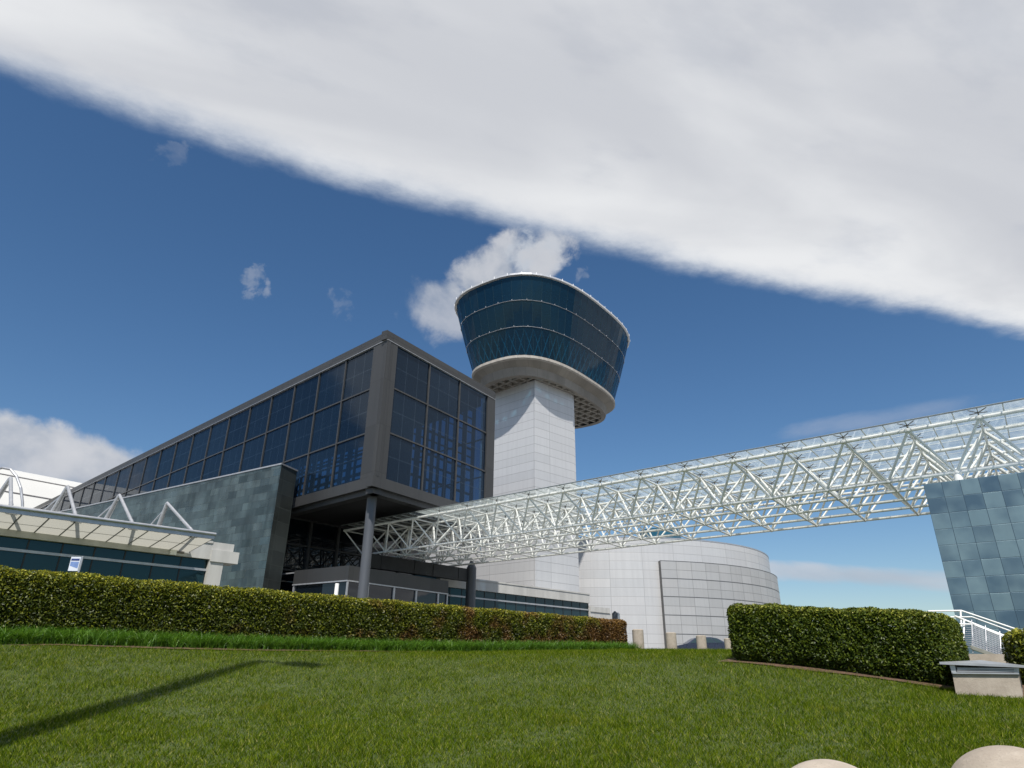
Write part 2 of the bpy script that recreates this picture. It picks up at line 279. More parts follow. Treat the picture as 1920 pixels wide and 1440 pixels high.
# ------------------------------------------------------------------ mesh helpers
Z3 = np.array([0, 0, 1.0])
class MB:
    def __init__(s): s.v = []; s.f = []; s.uv = []; s.sm = []
    def face(s, P, uv=None, smooth=False):
        P = [np.asarray(p, float) for p in P]; i = len(s.v); s.v += P; s.f.append(list(range(i, i+len(P))))
        if uv is None:
            n = np.cross(P[1]-P[0], P[2]-P[0]); L = np.linalg.norm(n); n = n/L if L > 1e-12 else Z3
            ua = np.cross(Z3, n) if abs(n[2]) < 0.9 else np.array([1.0, 0, 0]); ua = ua/np.linalg.norm(ua); va = np.cross(n, ua)
            uv = [(float(p@ua), float(p@va)) for p in P]
        s.uv += uv; s.sm.append(smooth); return s
    def boxv(s, o, a, b, c):
        o, a, b, c = (np.asarray(x, float) for x in (o, a, b, c))
        if np.dot(np.cross(a, b), c) < 0: a, b = b, a
        p = [o, o+a, o+a+b, o+b, o+c, o+a+c, o+a+b+c, o+b+c]
        for q in ((3,2,1,0), (4,5,6,7), (0,1,5,4), (1,2,6,5), (2,3,7,6), (3,0,4,7)): s.face([p[k] for k in q])
        return s
    def box(s, x0, y0, z0, x1, y1, z1): return s.boxv((x0, y0, z0), (x1-x0, 0, 0), (0, y1-y0, 0), (0, 0, z1-z0))
    def bar(s, p, q, w_, h_, up=Z3):
        p, q = np.asarray(p, float), np.asarray(q, float); d = q-p; d = d/np.linalg.norm(d); r = np.cross(d, up)
        if np.linalg.norm(r) < 1e-6: r = np.array([1.0, 0, 0])
        r = r/np.linalg.norm(r); u = np.cross(r, d)
        return s.boxv(p-r*w_/2-u*h_/2, q-p, r*w_, u*h_)
    def tube(s, p, q, r0, r1=None, n=10, caps=True):
        r1 = r0 if r1 is None else r1; p, q = np.asarray(p, float), np.asarray(q, float); d = q-p; L = np.linalg.norm(d); d = d/L
        a = np.cross(d, Z3) if abs(d[2]) < 0.95 else np.array([1.0, 0, 0]); a = a/np.linalg.norm(a); b = np.cross(d, a)
        A = [math.cos(2*math.pi*k/n)*a+math.sin(2*math.pi*k/n)*b for k in range(n)]
        for k in range(n):
            k2 = (k+1) % n
            s.face([p+A[k]*r0, p+A[k2]*r0, q+A[k2]*r1, q+A[k]*r1], [(k*.1, 0), (k*.1+.1, 0), (k*.1+.1, L), (k*.1, L)], True)
        if caps: s.face([p+A[k]*r0 for k in range(n)][::-1]); s.face([q+A[k]*r1 for k in range(n)])
        return s
    def loft(s, rings, closed=True, smooth=True, uvs=None):
        for i in range(len(rings)-1):
            R, Q = rings[i], rings[i+1]; n = len(R); acc = 0.0
            for k in range(n if closed else n-1):
                k2 = (k+1) % n; st = float(np.linalg.norm(np.asarray(R[k2])-np.asarray(R[k])))
                s.face([R[k], R[k2], Q[k2], Q[k]], [(acc, float(R[k][2])), (acc+st, float(R[k2][2])), (acc+st, float(Q[k2][2])), (acc, float(Q[k][2]))], smooth); acc += st
        return s
    def lathe(s, c, prof, n=24, smooth=True):
        rings = [[np.array([c[0]+r*math.cos(2*math.pi*k/n), c[1]+r*math.sin(2*math.pi*k/n), c[2]+z]) for k in range(n)] for r, z in prof]
        s.loft(rings, True, smooth); s.face(rings[0][::-1]); s.face(rings[-1]); return s
    def build(s, name, mat, parent=None, bevel=0.0):
        off = np.zeros(3); p = parent
        while p is not None: off = off+np.array(p.location); p = p.parent
        me = bpy.data.meshes.new(name); V = np.array(s.v)-off
        me.from_pydata(V.tolist(), [], s.f); uvl = me.uv_layers.new(name='UVMap')
        uvl.data.foreach_set('uv', np.array(s.uv, dtype=np.float32).ravel())
        me.polygons.foreach_set('use_smooth', s.sm); me.materials.append(mat); me.update()
        if any(s.sm):     # weld so that smooth shading runs across faces
            import bmesh
            bm = bmesh.new(); bm.from_mesh(me); bmesh.ops.remove_doubles(bm, verts=bm.verts, dist=1e-5); bm.to_mesh(me); bm.free()
            try: me.set_sharp_from_angle(angle=math.radians(35))
            except Exception: pass
        o = bpy.data.objects.new(name, me); COL.objects.link(o); o.parent = parent
        if bevel:
            b = o.modifiers.new('bevel', 'BEVEL'); b.width = bevel; b.segments = 2; b.limit_method = 'ANGLE'
        return o
def tag(o, label=None, cat=None, group=None, kind=None):
    if label: o['label'] = label
    if cat: o['category'] = cat
    if group: o['group'] = group
    if kind: o['kind'] = kind
    return o
def thing(name, label, cat, loc, group=None):
    o = bpy.data.objects.new(name, None); COL.objects.link(o); o.location = tuple(float(x) for x in loc); o.empty_display_size = 0.3
    return tag(o, label, cat, group)
def np_mesh(name, V, Fc, mat, parent=None, attrs=None):
    off = np.array(parent.location) if parent is not None else np.zeros(3)
    me = bpy.data.meshes.new(name); n, k = Fc.shape
    me.vertices.add(len(V)); me.vertices.foreach_set('co', (V-off).astype(np.float32).ravel())
    me.loops.add(n*k); me.loops.foreach_set('vertex_index', Fc.astype(np.int32).ravel())
    me.polygons.add(n); me.polygons.foreach_set('loop_start', np.arange(0, n*k, k, dtype=np.int32))
    try: me.polygons.foreach_set('loop_total', np.full(n, k, dtype=np.int32))
    except Exception: pass
    me.update(calc_edges=True)
    for nm, arr in (attrs or {}).items():
        at = me.attributes.new(nm, 'FLOAT', 'POINT'); at.data.foreach_set('value', arr.astype(np.float32))
    me.materials.append(mat); o = bpy.data.objects.new(name, me); COL.objects.link(o); o.parent = parent; return o

# ------------------------------------------------------------------ terrain
ctrl = [(0,1216,13.6),(300,1219,15.6),(600,1221.5,18.2),(900,1223,22.0),(1180,1222,25.2),(1290,1222,24.5),(1385,1240,14.6),(1590,1262,13.2),(1790,1293,11.9),(1915,1322,10.3),
        (0,1440,7.2),(500,1440,7.2),(960,1440,7.2),(1500,1440,7.0),(1900,1440,6.6),(480,1330,10.5),(960,1330,10.8),(1400,1340,9.6)]
cpx = [Wy(*c) for c in ctrl]
cpx += [np.array(p) for p in ((-26, 10, 1.75), (-30, 22, 2.1), (-14, 26, 2.1), (0, 33, 2.15), (9, 30, 2.1), (14, 22, 1.9), (10.5, 17.5, 1.85), (20, 14, 1.3), (30, 26, 1.9), (-12, 3, -0.3), (0, 3.2, -0.15), (12, 3, -0.25), (0, -6, -0.1), (-16, -6, 0), (16, -6, -0.2), (30, 4, 0.2))]
cpx = np.array(cpx)
def phi(r): return np.where(r > 1e-9, r*r*np.log(np.maximum(r, 1e-9)), 0)
_D = np.linalg.norm(cpx[:, None, :2]-cpx[None, :, :2], axis=2); _n = len(cpx)
_A = np.zeros((_n+3, _n+3)); _A[:_n, :_n] = phi(_D)+np.eye(_n)*0.05; _A[:_n, _n] = 1; _A[:_n, _n+1:] = cpx[:, :2]; _A[_n:, :_n] = _A[:_n, _n:].T
_w = np.linalg.solve(_A, np.r_[cpx[:, 2], 0, 0, 0])
def terr(x, y):
    x = np.atleast_1d(np.asarray(x, float)); y = np.atleast_1d(np.asarray(y, float)); out = np.empty(len(x))
    for i in range(0, len(x), 40000):
        xx, yy = x[i:i+40000], y[i:i+40000]
        r = np.sqrt((xx[:, None]-cpx[None, :, 0])**2+(yy[:, None]-cpx[None, :, 1])**2)
        out[i:i+40000] = phi(r)@_w[:_n]+_w[_n]+_w[_n+1]*xx+_w[_n+2]*yy
    far = 2.15+0.003*np.clip(y-30, 0, 60); k = np.clip((y-24)/8, 0, 1); out = out*(1-k)+far*k
    kx = np.clip((np.abs(x)-24)/10, 0, 1)*np.clip(1, 0, 1); out = out*(1-kx)+np.where(y < 24, 0.5+0.06*np.clip(y, 0, 25), far)*kx
    kb = np.clip((-y-2)/6, 0, 1); out = out*(1-kb)+(-0.1)*kb
    return np.minimum(out, 2.4)
def T1(x, y): return float(terr(x, y)[0])
def sheet(name, xs, ys, fz, mat, label=None, cat=None, kind='structure'):
    Xg, Yg = np.meshgrid(xs, ys); Zg = fz(Xg.ravel(), Yg.ravel()); V = np.stack([Xg.ravel(), Yg.ravel(), Zg], 1)
    nx = len(xs); ii = np.arange(nx-1)[None, :]+np.arange(len(ys)-1)[:, None]*nx; ii = ii.ravel()
    o = np_mesh(name, V, np.stack([ii, ii+1, ii+1+nx, ii+nx], 1), mat)
    o.data.polygons.foreach_set('use_smooth', [True]*len(o.data.polygons)); tag(o, label, cat, None, kind); return o
sheet('lawn', np.linspace(-36, 36, 145), np.linspace(-8, 34, 127), terr, lawn_m)
def farz(x, y):
    z = 2.0+0.003*np.clip(y-30, 0, 60)
    z = np.where((np.abs(x) < 35.5) & (y < 33.5) & (y > -7.5), -1.2, z); return np.where(y < 33.5, np.minimum(z, -0.3), z)
gx = np.array([-2500, -800, -300, -150, -80, -36, -20, 0, 20, 36, 80, 150, 300, 800, 2500.]); gy = np.array([-2500, -600, -150, -60, -30, -8, 10, 33.4, 34.2, 60, 100, 200, 500, 1200, 3000.])
sheet('pavement', gx, gy, lambda x, y: np.where(y >= 33.9, 2.1+0.003*np.clip(y-30, 0, 60), -0.35), paving_m)

# ------------------------------------------------------------------ entry hall: long glazed box on a column
C0 = np.array([-8.56, 40.0, EYE]); A = az(-47.4); B = az(33.5)
ZB, ZT = 10.22, 21.17; LA, LB = 88.0, 13.0
hall = thing('exhibition_hall', 'long dark metal framed building with blue glass walls, raised corner carried on a round column', 'building', (-8.56, 40, 2))
def hp(t_, b_, z): return C0+A*t_+B*b_+Z3*z
inn = -A*0  # frame helper directions
nA = np.array([A[1]*-1, A[0], 0]); nA = nA if nA@np.array([-1, -1, 0]) > 0 else -nA        # outward normal of long side
nB = np.array([B[1], -B[0], 0]); nB = nB if nB@np.array([1, -1, 0]) > 0 else -nB           # outward normal of end side
def side(mb, which, t0, t1, z0, z1, d0, d1):
    """slab lying on one side of the hall, from depth d0 (in) to d1 (out)"""
    a, n = (A, nA) if which == 'A' else (B, nB)
    mb.boxv(C0+a*t0+Z3*z0+n*d0, a*(t1-t0), n*(d1-d0), Z3*(z1-z0))
mb = MB(); side(mb, 'A', 0.14, LA, 20.50, ZT, -0.5, 0.0); side(mb, 'B', -0.14, LB, 20.50, ZT, -0.5, 0.004); mb.build('roof_fascia', dark_frame, hall)
mb = MB(); side(mb, 'A', 0.0, LA, 20.46, 20.50, -0.4, 0.05); side(mb, 'B', 0.02, LB, 20.463, 20.497, -0.4, 0.045); mb.build('drip_edge', steel_grey, hall)
mb = MB(); side(mb, 'A', 0.14, LA, 10.22, 10.92, -0.5, 0.0); side(mb, 'B', -0.14, LB, 10.22, 10.92, -0.5, 0.004); mb.build('lower_fascia', dark_frame, hall)
mb = MB(); side(mb, 'A', 0.35, 12.6, 9.88, 10.218, -0.9, -0.28); side(mb, 'B', 0.25, LB, 9.88, 10.218, -0.9, -0.28); mb.build('soffit_edge', dark_frame, hall)
mb = MB(); mb.boxv(hp(0.6, 0.6, 10.05), A*12.0, B*12.2, Z3*0.12); mb.build('soffit', dark_soffit, hall)
mb = MB(); mb.boxv(hp(0.3, 0.3, 20.9), A*(LA-0.4), B*(LB-0.6), Z3*0.12); mb.build('roof', dark_soffit, hall)
mb = MB(); side(mb, 'A', 0.004, 1.55, 10.92, 20.46, -0.3, 0.006); mb.build('corner_pier', dark_frame, hall)
mb = MB(); side(mb, 'B', 0.0, 1.02, 10.92, 20.46, -0.3, 0.008); mb.build('corner_pier', dark_frame, hall)
mb = MB(); side(mb, 'B', 11.93, LB, 10.92, 20.46, -0.3, 0.006); mb.build('corner_pier', dark_frame, hall)
mb = MB(); mb.boxv(C0+A*LA-A*0.3+Z3*(-1.6), A*0.3, B*LB, Z3*(ZT+1.5)); mb.build('end_wall', dark_frame, hall)
tA = [1.55, 4.95, 8.47, 12.0, 15.6, 19.25, 23.1, 26.8, 30.6, 34.5, 38.4, 42.3, 46.4, 50.5, 54.9, 58.9, 63.0, 67.1, 71.2, 75.3, 79.4, 83.5, LA]
tB = [1.02, 4.6, 8.25, 11.93]
zr = [10.92, 14.05, 17.25, 20.46]
for i in range(1, len(tA)-1):
    mb = MB(); side(mb, 'A', tA[i]-0.06, tA[i]+0.06, 10.92, 20.46, -0.22, -0.03); mb.build('mullion', mullion_m, hall)
for t_ in tB[1:-1]:
    mb = MB(); side(mb, 'B', t_-0.06, t_+0.06, 10.92, 20.46, -0.22, -0.03); mb.build('mullion', mullion_m, hall)
for z in zr[1:-1]:
    mb = MB(); side(mb, 'A', 1.55, LA-.3, z-0.05, z+0.05, -0.2, -0.045); mb.build('transom', mullion_m, hall)
    mb = MB(); side(mb, 'B', 1.02, 11.93, z-0.05, z+0.05, -0.2, -0.045); mb.build('transom', mullion_m, hall)
for (which, ts, a, n) in (('A', tA, A, nA), ('B', tB, B, nB)):
    for i in range(len(ts)-1):
        for j in range(3):
            mb = MB(); o = C0+n*-0.12; wd = ts[i+1]-ts[i]
            P = [o+a*ts[i]+Z3*zr[j], o+a*ts[i+1]+Z3*zr[j], o+a*ts[i+1]+Z3*zr[j+1], o+a*ts[i]+Z3*zr[j+1]]
            if which == 'A': P = [P[1], P[0], P[3], P[2]]
            mb.face(P, [(0, 0), (3.6, 0), (3.6, 3.2), (0, 3.2)]); mb.build('window_pane', box_glass, hall)
# interior seen through the glass: floor slab, far glazing bars, louvred lattice, roof trusses
mb = MB(); mb.boxv(hp(0.5, 0.5, 10.5), A*(LA-1.2), B*(LB-1), Z3*0.3); mb.build('floor_slab', int_m, hall)
mb = MB(); rl_ = random.Random(3)
t_ = 0.9
while t_ < 13: w_ = rl_.uniform(0.12, 0.5); mb.boxv(C0+A*t_+B*1.3+Z3*10.9, A*w_, B*0.1, Z3*9.4); t_ += w_+rl_.uniform(0.25, 0.8)
t_ = 0.7
while t_ < 12.2: w_ = rl_.uniform(0.12, 0.55); mb.boxv(C0+A*1.6+B*t_+Z3*10.9, A*0.1, B*w_, Z3*9.4); t_ += w_+rl_.uniform(0.22, 0.75)
z_ = 11.0
while z_ < 20.2: h_ = rl_.uniform(0.06, 0.2); mb.boxv(C0+A*1.9+B*0.9+Z3*z_, A*0.08, B*11.5, Z3*h_); z_ += h_+rl_.uniform(0.5, 1.3)
z_ = 11.0
while z_ < 20.2: h_ = rl_.uniform(0.08, 0.25); mb.boxv(C0+A*1.9+B*1.9+Z3*z_, A*11, B*0.08, Z3*h_); z_ += h_+rl_.uniform(0.12, 0.4)
for k in range(6): mb.tube(C0+A*(3.0+k*1.1)+B*(2.5+k*1.6)+Z3*10.9, C0+A*(3.0+k*1.1)+B*(2.5+k*1.6)+Z3*20.8, 0.28, n=10)
mb.build('interior_lattice', louver_m, hall)
mb = MB(); mb.boxv(hp(13.5, 0.9, 10.8), A*(LA-15), B*0.12, Z3*9.9)
mb.boxv(hp(1.2, 12.3, 20.0), A*(LA-3), B*0.12, Z3*0.9)
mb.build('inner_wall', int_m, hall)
mb = MB()
for k in range(12): mb.boxv(C0+A*(1.0+k*3.65)+B*(LB-0.3)+Z3*10.9, A*0.14, B*0.12, Z3*9.5)
for z in (14.0, 17.2): mb.boxv(C0+A*1.0+B*(LB-0.29)+Z3*(z-0.05), A*41, B*0.1, Z3*0.1)
mb.build('rear_glazing_bars', mullion_m, hall)
# ground storey glazing under the raised corner
E0 = Wz(546, 971, 11.6); E1 = Wz(654, 991.7, 11.6); ed = (E1-E0); ed[2] = 0; ed /= np.linalg.norm(ed)
E0g = E0-ed*2.0; L_E = 15.5; en = np.array([ed[1], -ed[0], 0])
gl = MB(); gl.face([np.r_[E0g[:2], 1.5], np.r_[(E0g+ed*L_E)[:2], 1.5], np.r_[(E0g+ed*L_E)[:2], 11.6], np.r_[E0g[:2], 11.6]]); gl.build('entry_glazing', entry_glass, hall)
def eline(u, v):
    r = ray(u, v); M_ = np.array([[ed[0], -r[0]], [ed[1], -r[1]]]); t_, s_ = np.linalg.solve(M_, -E0g[:2]); return t_, s_*r[2]+EYE
for u, v in ((578, 1020), (630, 1034), (683, 1040), (748, 1050)):
    t_, _ = eline(u, v); mb = MB(); p = np.r_[(E0g+ed*(t_-0.1))[:2], 1.5]; mb.boxv(p, ed*0.2, en*0.18, Z3*10.1); mb.build('mullion', mullion_m, hall)
for u, v in ((580, 1026), (556, 1071), (600, 981)):
    _, z_ = eline(u, v); mb = MB(); mb.boxv(np.r_[E0g[:2], z_-0.06], ed*L_E, en*0.14, Z3*0.12); mb.build('transom', mullion_m, hall)
mb = MB(); ctr = hp(13.2, 1.0, 0); mb.boxv(np.r_[ctr[:2], 1.2], A*(LA-14), B*(LB-2), Z3*10.7); mb.build('lower_body', dark_soffit, hall)
mb = MB(); p = E0g+ed*L_E; mb.boxv(np.r_[p[:2], 1.2], ed*0.4, -en*9, Z3*10.4); mb.build('side_wall', dark_soffit, hall)
Pc = Wz(698, 930, 11.6); colx, coly = Pc[0], Pc[1]
mb = MB(); mb.tube((colx, coly, 1.5), (colx, coly, 11.66), 0.315, n=32); mb.build('column', col_paint, hall)

# vestibule under the corner
V0 = Wy(652, 1087, 43.0); zv = V0[2]; V1 = Wz(549, 1095.5, zv); V2 = Wz(840, 1112.7, zv); zt = Wy(655, 1060, 43.0)[2]
ves = thing('entrance_vestibule', 'low dark entrance porch with glass doors behind the round column', 'porch', (V0[0], V0[1], 2.1))
dl = V1-V0; dr = V2-V0
mb = MB()
mb.boxv(V0+Z3*0.0, dl, dr, Z3*(zt-zv)); mb.build('canopy_fascia', dark_frame, ves)
mb = MB(); ul = dl/np.linalg.norm(dl); ur = dr/np.linalg.norm(dr)
mb.boxv(V0-Z3*0.09-ul*0-ur*0.04, dl, ur*0.12, Z3*0.08); mb.boxv(V0-Z3*0.09-ul*0.04+ur*0.085, ul*0.12, dr-ur*0.09, Z3*0.08); mb.build('door_head', steel_grey, ves)
for a_, L_, off_ in ((ul, np.linalg.norm(dl), ur), (ur, np.linalg.norm(dr), ul)):
    mb = MB(); o = V0+off_*0.1; o2 = o+a_*L_; o = o+a_*0.05
    mb.face([np.r_[o[:2], 1.8], np.r_[o2[:2], 1.8], np.r_[o2[:2], zv-0.09], np.r_[o[:2], zv-0.09]]); mb.build('door_glass', entry_glass, ves)
for f_, w_ in ((0.0, 0.10), (0.17, 0.2), (0.42, 0.16), (0.645, 0.16), (0.885, 0.14), (0.99, 0.1)):
    mb = MB(); p = V0+dr*f_; mb.boxv(np.r_[p[:2], 1.8], ur*w_, ul*0.085, Z3*(zv-0.095-1.8)); mb.build('door_post', steel_grey, ves)
mb = MB(); p = V0+dl*0.97; mb.boxv(np.r_[p[:2], 1.8], ul*0.12, ur*0.08, Z3*(zv-0.095-1.8)); mb.build('door_post', steel_grey, ves)
mb = MB(); p = V1+ul*0.02; mb.bar(p+Z3*0.75, p+ul*2.6+Z3*0.72, 0.08, 0.08); mb.build('side_rail', steel_grey, ves)

# copper clad wall
K0 = Wy(528, 871, 44.0); Kz = K0[2]; K1 = Wz(143.8, 953.7, Kz); kd = K1-K0; kd[2] = 0; kL = np.linalg.norm(kd); kd /= kL; kL = 34.0
K2 = Wz(557, 884, Kz)
cw = thing('copper_wall', 'tall blue green copper panelled wall leaning past the long glass building', 'wall', (K0[0], K0[1], 2))
mb = MB(); b0 = np.r_[K0[:2], 1.5]; b1 = b0+kd*kL
mb.face([b1, b0, K0, K0+kd*kL]); mb.build('cladding', copper, cw)
mb = MB(); e2 = np.r_[K2[:2], 1.5]; mb.face([b0, e2, np.r_[K2[:2], Kz], K0]); 
mb.face([e2, e2+kd*kL, np.r_[K2[:2], Kz]+kd*kL, np.r_[K2[:2], Kz]]); mb.build('end_cladding', copper_e, cw)
mb = MB(); kn = np.array([kd[1], -kd[0], 0]); kn = kn if kn[1] < 0 else -kn
mb.boxv(K0+kn*0.06-kd*0.05, kd*kL, (K2-K0)*np.array([1, 1, 0])-kn*0.1, Z3*0.10); mb.build('coping', steel_grey, cw)

# ------------------------------------------------------------------ low concrete wing
zm = 4.56+EYE
q1 = Wy(1103, 1143.7, 60.0); q0 = Wz(0, 1029, q1[2]); wd = q1-q0; wd[2] = 0; wd /= np.linalg.norm(wd); wn = np.array([wd[1], -wd[0], 0])
Q0 = np.r_[q0[:2], 0]
def wp(s, d, z): return Q0+wd*s+wn*d+Z3*z
KW = 1.14          # the right-hand wing stands farther back
def wing(label, s0, s1, zbot, ztop, post=None, extra=None):
    o = thing('low_building', label, 'building', wp((s0+s1)/2, 0, 2))
    mb = MB(); mb.boxv(wp(s0, 0.25, zbot), wd*(s1-s0), -wn*4.0, Z3*(ztop-zbot)); mb.build('parapet', concrete_l, o)
    mb = MB(); mb.boxv(wp(s0, 0.30, ztop), wd*(s1-s0), -wn*4.1, Z3*0.12); mb.build('coping', concrete_l, o)
    g0, g1 = s0, s1
    n_ = max(1, int(round((g1-g0)/1.33))); st = (g1-g0)/n_
    for k in range(n_):
        for (za, zb) in ((1.9, zm-0.06), (zm+0.06, zbot)):
            mb = MB(); mb.face([wp(g0+k*st, 0, za), wp(g0+(k+1)*st, 0, za), wp(g0+(k+1)*st, 0, zb), wp(g0+k*st, 0, zb)]); mb.build('window_pane', wing_glass, o)
    mb = MB()
    mb.boxv(wp(g0, 0.10, zm-0.06), wd*(g1-g0), -wn*0.2, Z3*0.12); mb.build('transom', steel_grey, o)
    for k in range(n_+1):
        mb = MB(); mb.boxv(wp(g0+k*st-0.03, 0.03, 1.9), wd*0.06, -wn*0.1, Z3*(zbot-1.9)); mb.build('mullion', beam_m, o)
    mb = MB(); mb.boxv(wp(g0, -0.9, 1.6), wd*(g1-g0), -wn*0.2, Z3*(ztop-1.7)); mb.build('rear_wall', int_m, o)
    return o
wl = wing('low pale concrete wing with dark glass strip under the mast canopy', -14, 9.15, 5.11+EYE, 5.95+EYE)
mb = MB(); mb.boxv(wp(9.15, 0.32, 1.6), wd*0.75, -wn*1.2, Z3*(5.11+EYE-1.6)); mb.build('end_pier', concrete_l, wl)
mb = MB(); mb.boxv(wp(9.15, 0.40, 5.0+EYE), wd*1.5, -wn*1.2, Z3*0.62); mb.build('parapet_end', concrete_l, wl)
mb = MB(); mb.boxv(wp(9.15, 0.26, 5.62+EYE), wd*1.2, -wn*1.6, Z3*0.42); mb.build('parapet_end', concrete_l, wl)
mb = MB(); mb.boxv(wp(-14, -0.9, 6.07+EYE), wd*22.5, -wn*2.6, Z3*0.6); mb.build('penthouse', white_paint, wl)
Q0 = np.r_[q0[:2]*KW, 0]; zm = 4.56*KW+EYE
wr = wing('low concrete wing with window strip at the foot of the control tower', 25.3*KW, 42.3*KW, 5.11*KW+EYE, 5.80*KW+EYE)
mb = MB(); mb.boxv(wp(42.3*KW, 0.25, 1.8), wd*3.6, -wn*2, Z3*(4.42*KW+EYE-1.8)); mb.boxv(wp(42.3*KW, 0.33, 4.42*KW+EYE), wd*3.2, -wn*2, Z3*0.5); mb.build('end_block', concrete_l, wr)
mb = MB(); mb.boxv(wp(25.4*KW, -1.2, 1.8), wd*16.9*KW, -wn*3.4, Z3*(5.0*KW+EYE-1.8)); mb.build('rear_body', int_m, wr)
mb = MB(); mb.boxv(wp(23.4*KW, -0.2, 1.8), wd*1.9*KW, -wn*3.0, Z3*(5.75*KW+EYE-1.8)); mb.build('link_glass', glass('link_glass', (0.05, 0.12, 0.17), 0.05), wr)
Q0 = np.r_[q0[:2], 0]; zm = 4.56+EYE

# mast canopy
zc, zi = 5.7+EYE, 5.35+EYE
Ca = Wz(0, 959, zc); Cb = Wz(400, 1010, zc); cdv = Cb-Ca; cdv[2] = 0; cdv /= np.linalg.norm(cdv)
Ci = Wz(354, 1035.5, zi); cn = np.array([cdv[1], -cdv[0], 0])   # outward
Lc = 14.0; dep = float(abs((Ci-Cb)@cn)); 
can = thing('mast_canopy', 'slim cream panel canopy hung from slanted grey masts along the low wing', 'canopy', (Cb[0], Cb[1], 2.1))
def kp(s, f, dz=0.0):      # s metres back from the tip, f 0 at outer edge, 1 at the wall side
    sk = f*float((Ci-Cb)@cdv)
    return Cb-cdv*s+cdv*sk*(1 if s < 0.01 or True else 0)-cn*dep*f+Z3*((zi-zc)*f+dz)
nb = 14; st = 1.0
for k in range(nb):
    for j in range(2):
        mb = MB(); f0, f1 = (0.04, 0.5) if j == 0 else (0.5, 0.97)
        mb.face([kp(k*st, f0), kp(k*st, f1), kp((k+1)*st, f1), kp((k+1)*st, f0)]); mb.build('canopy_panel', canopy_panel, can)
mb = MB()
for k in range(nb+1): mb.bar(kp(k*st, 0.02, 0.03), kp(k*st, 0.98, 0.03), 0.035, 0.06)
mb.build('panel_rib', mullion_m, can)
for f_ in (0.5,):
    mb = MB(); mb.bar(kp(0, f_, 0.035), kp(nb, f_, 0.035), 0.035, 0.05); mb.build('purlin', mullion_m, can)
mb = MB(); mb.bar(kp(-0.03, 0.0, 0.06), kp(nb, 0.0, 0.06), 0.12, 0.16); mb.build('edge_beam', steel_grey, can)
mb = MB(); mb.tube(kp(-0.05, -0.03, 0.2), kp(nb, -0.03, 0.2), 0.075, n=12); mb.build('edge_tube', steel_grey, can)
mb = MB(); mb.tube(kp(0.25, 1.0, -0.06), kp(nb, 1.0, -0.06), 0.10, n=12); mb.build('rear_tube', simple('brown_grey_tube', (0.20, 0.185, 0.17), 0.5, 0.3), can)
tp = [((359, 997), (313.5, 943)), ((253.5, 979), (224, 928)), ((141, 968), (127, 912)), ((17, 955), (20, 896))]
for (fu, fv), (tu, tv) in tp:
    foot = Wz(fu, fv, zc+0.25)
    s_ = float((Cb-foot)@cdv); foot = kp(s_, 0.03, 0.24)
    base = kp(s_, 1.0, 0.9)-cn*0.9
    # mast head lies over the middle of the canopy, on the sight line of its tip
    r = ray(tu, tv); hd = base+cn*1.3; t_ = (hd[:2]@r[:2])/(r[:2]@r[:2]); head = np.array([hd[0], hd[1], EYE+t_*r[2]])
    head[:2] = (r[:2]*t_)
    mb = MB(); mb.tube(foot, head, 0.075, n=12); mb.tube(foot-(head-foot)*0.0, foot+(head-foot)*0.1, 0.04, 0.09, n=10); mb.build('hanger_strut', steel_grey, can)
    mast = MB(); bs = base-Z3*1.6-cdv*0.75
    d = head-bs; mast.tube(bs, bs+d*0.99, 0.18, 0.09, n=14); mast.build('mast', steel_grey, can)
    mb = MB(); c_ = bs-cdv*0.7-cn*0.9+Z3*0.8; mb.bar(c_, head-Z3*0.25, 0.05, 0.05); mb.build('stay_rod', steel_grey, can)
    mb = MB(); mb.bar(foot-cdv*0.18-Z3*0.1, foot+cdv*0.18-Z3*0.1, 0.12, 0.16); mb.build('bracket', steel_grey, can)
    mb = MB(); f2 = kp(s_-0.2, 1.0, -0.02); mb.boxv(f2-cdv*0.15-Z3*0.22, cdv*0.3, cn*0.2, Z3*0.34); mb.build('wall_bracket', white_paint, can)

# banner sign in front of the wing
bp = Wy(140, 1058, 27.0)
sg = thing('banner_sign', 'small blue and white banner on a grey post before the dark wing windows', 'sign', (bp[0]+0.22, bp[1], 2))
mb = MB(); mb.tube((bp[0]+0.24, bp[1], 1.9), (bp[0]+0.24, bp[1], bp[2]+0.32), 0.04, n=12); mb.build('post', steel_grey, sg)
mb = MB(); mb.box(bp[0]-0.2, bp[1]-0.012, bp[2]-0.26, bp[0]+0.19, bp[1]+0.012, bp[2]+0.29); mb.build('banner', simple('banner_white', (0.62, 0.66, 0.74), 0.6, 0, 0.03), sg)
mb = MB(); mb.box(bp[0]-0.17, bp[1]-0.018, bp[2]+0.14, bp[0]+0.16, bp[1]-0.013, bp[2]+0.22); mb.build('banner_print', simple('banner_navy', (0.02, 0.04, 0.16), 0.6), sg)
mb = MB(); mb.face([(bp[0]-0.17, bp[1]-0.016, bp[2]+0.1), (bp[0]-0.17, bp[1]-0.016, bp[2]-0.06), (bp[0]+0.16, bp[1]-0.016, bp[2]-0.16), (bp[0]+0.16, bp[1]-0.016, bp[2]+0.1)]); mb.build('banner_print', simple('banner_blue', (0.16, 0.25, 0.5), 0.6), sg)
wp0 = Wy(631, 1106, 38.0)
mb = MB(); mb.lathe((wp0[0], wp0[1], 2.1), [(0.11, 0), (0.11, Wy(631, 1094, 38.0)[2]-2.14), (0.10, Wy(631, 1094, 38.0)[2]-2.1)], 20)
tag(mb.build('marker_post', white_paint), 'short white cylindrical post in front of the dark entrance porch', 'post')

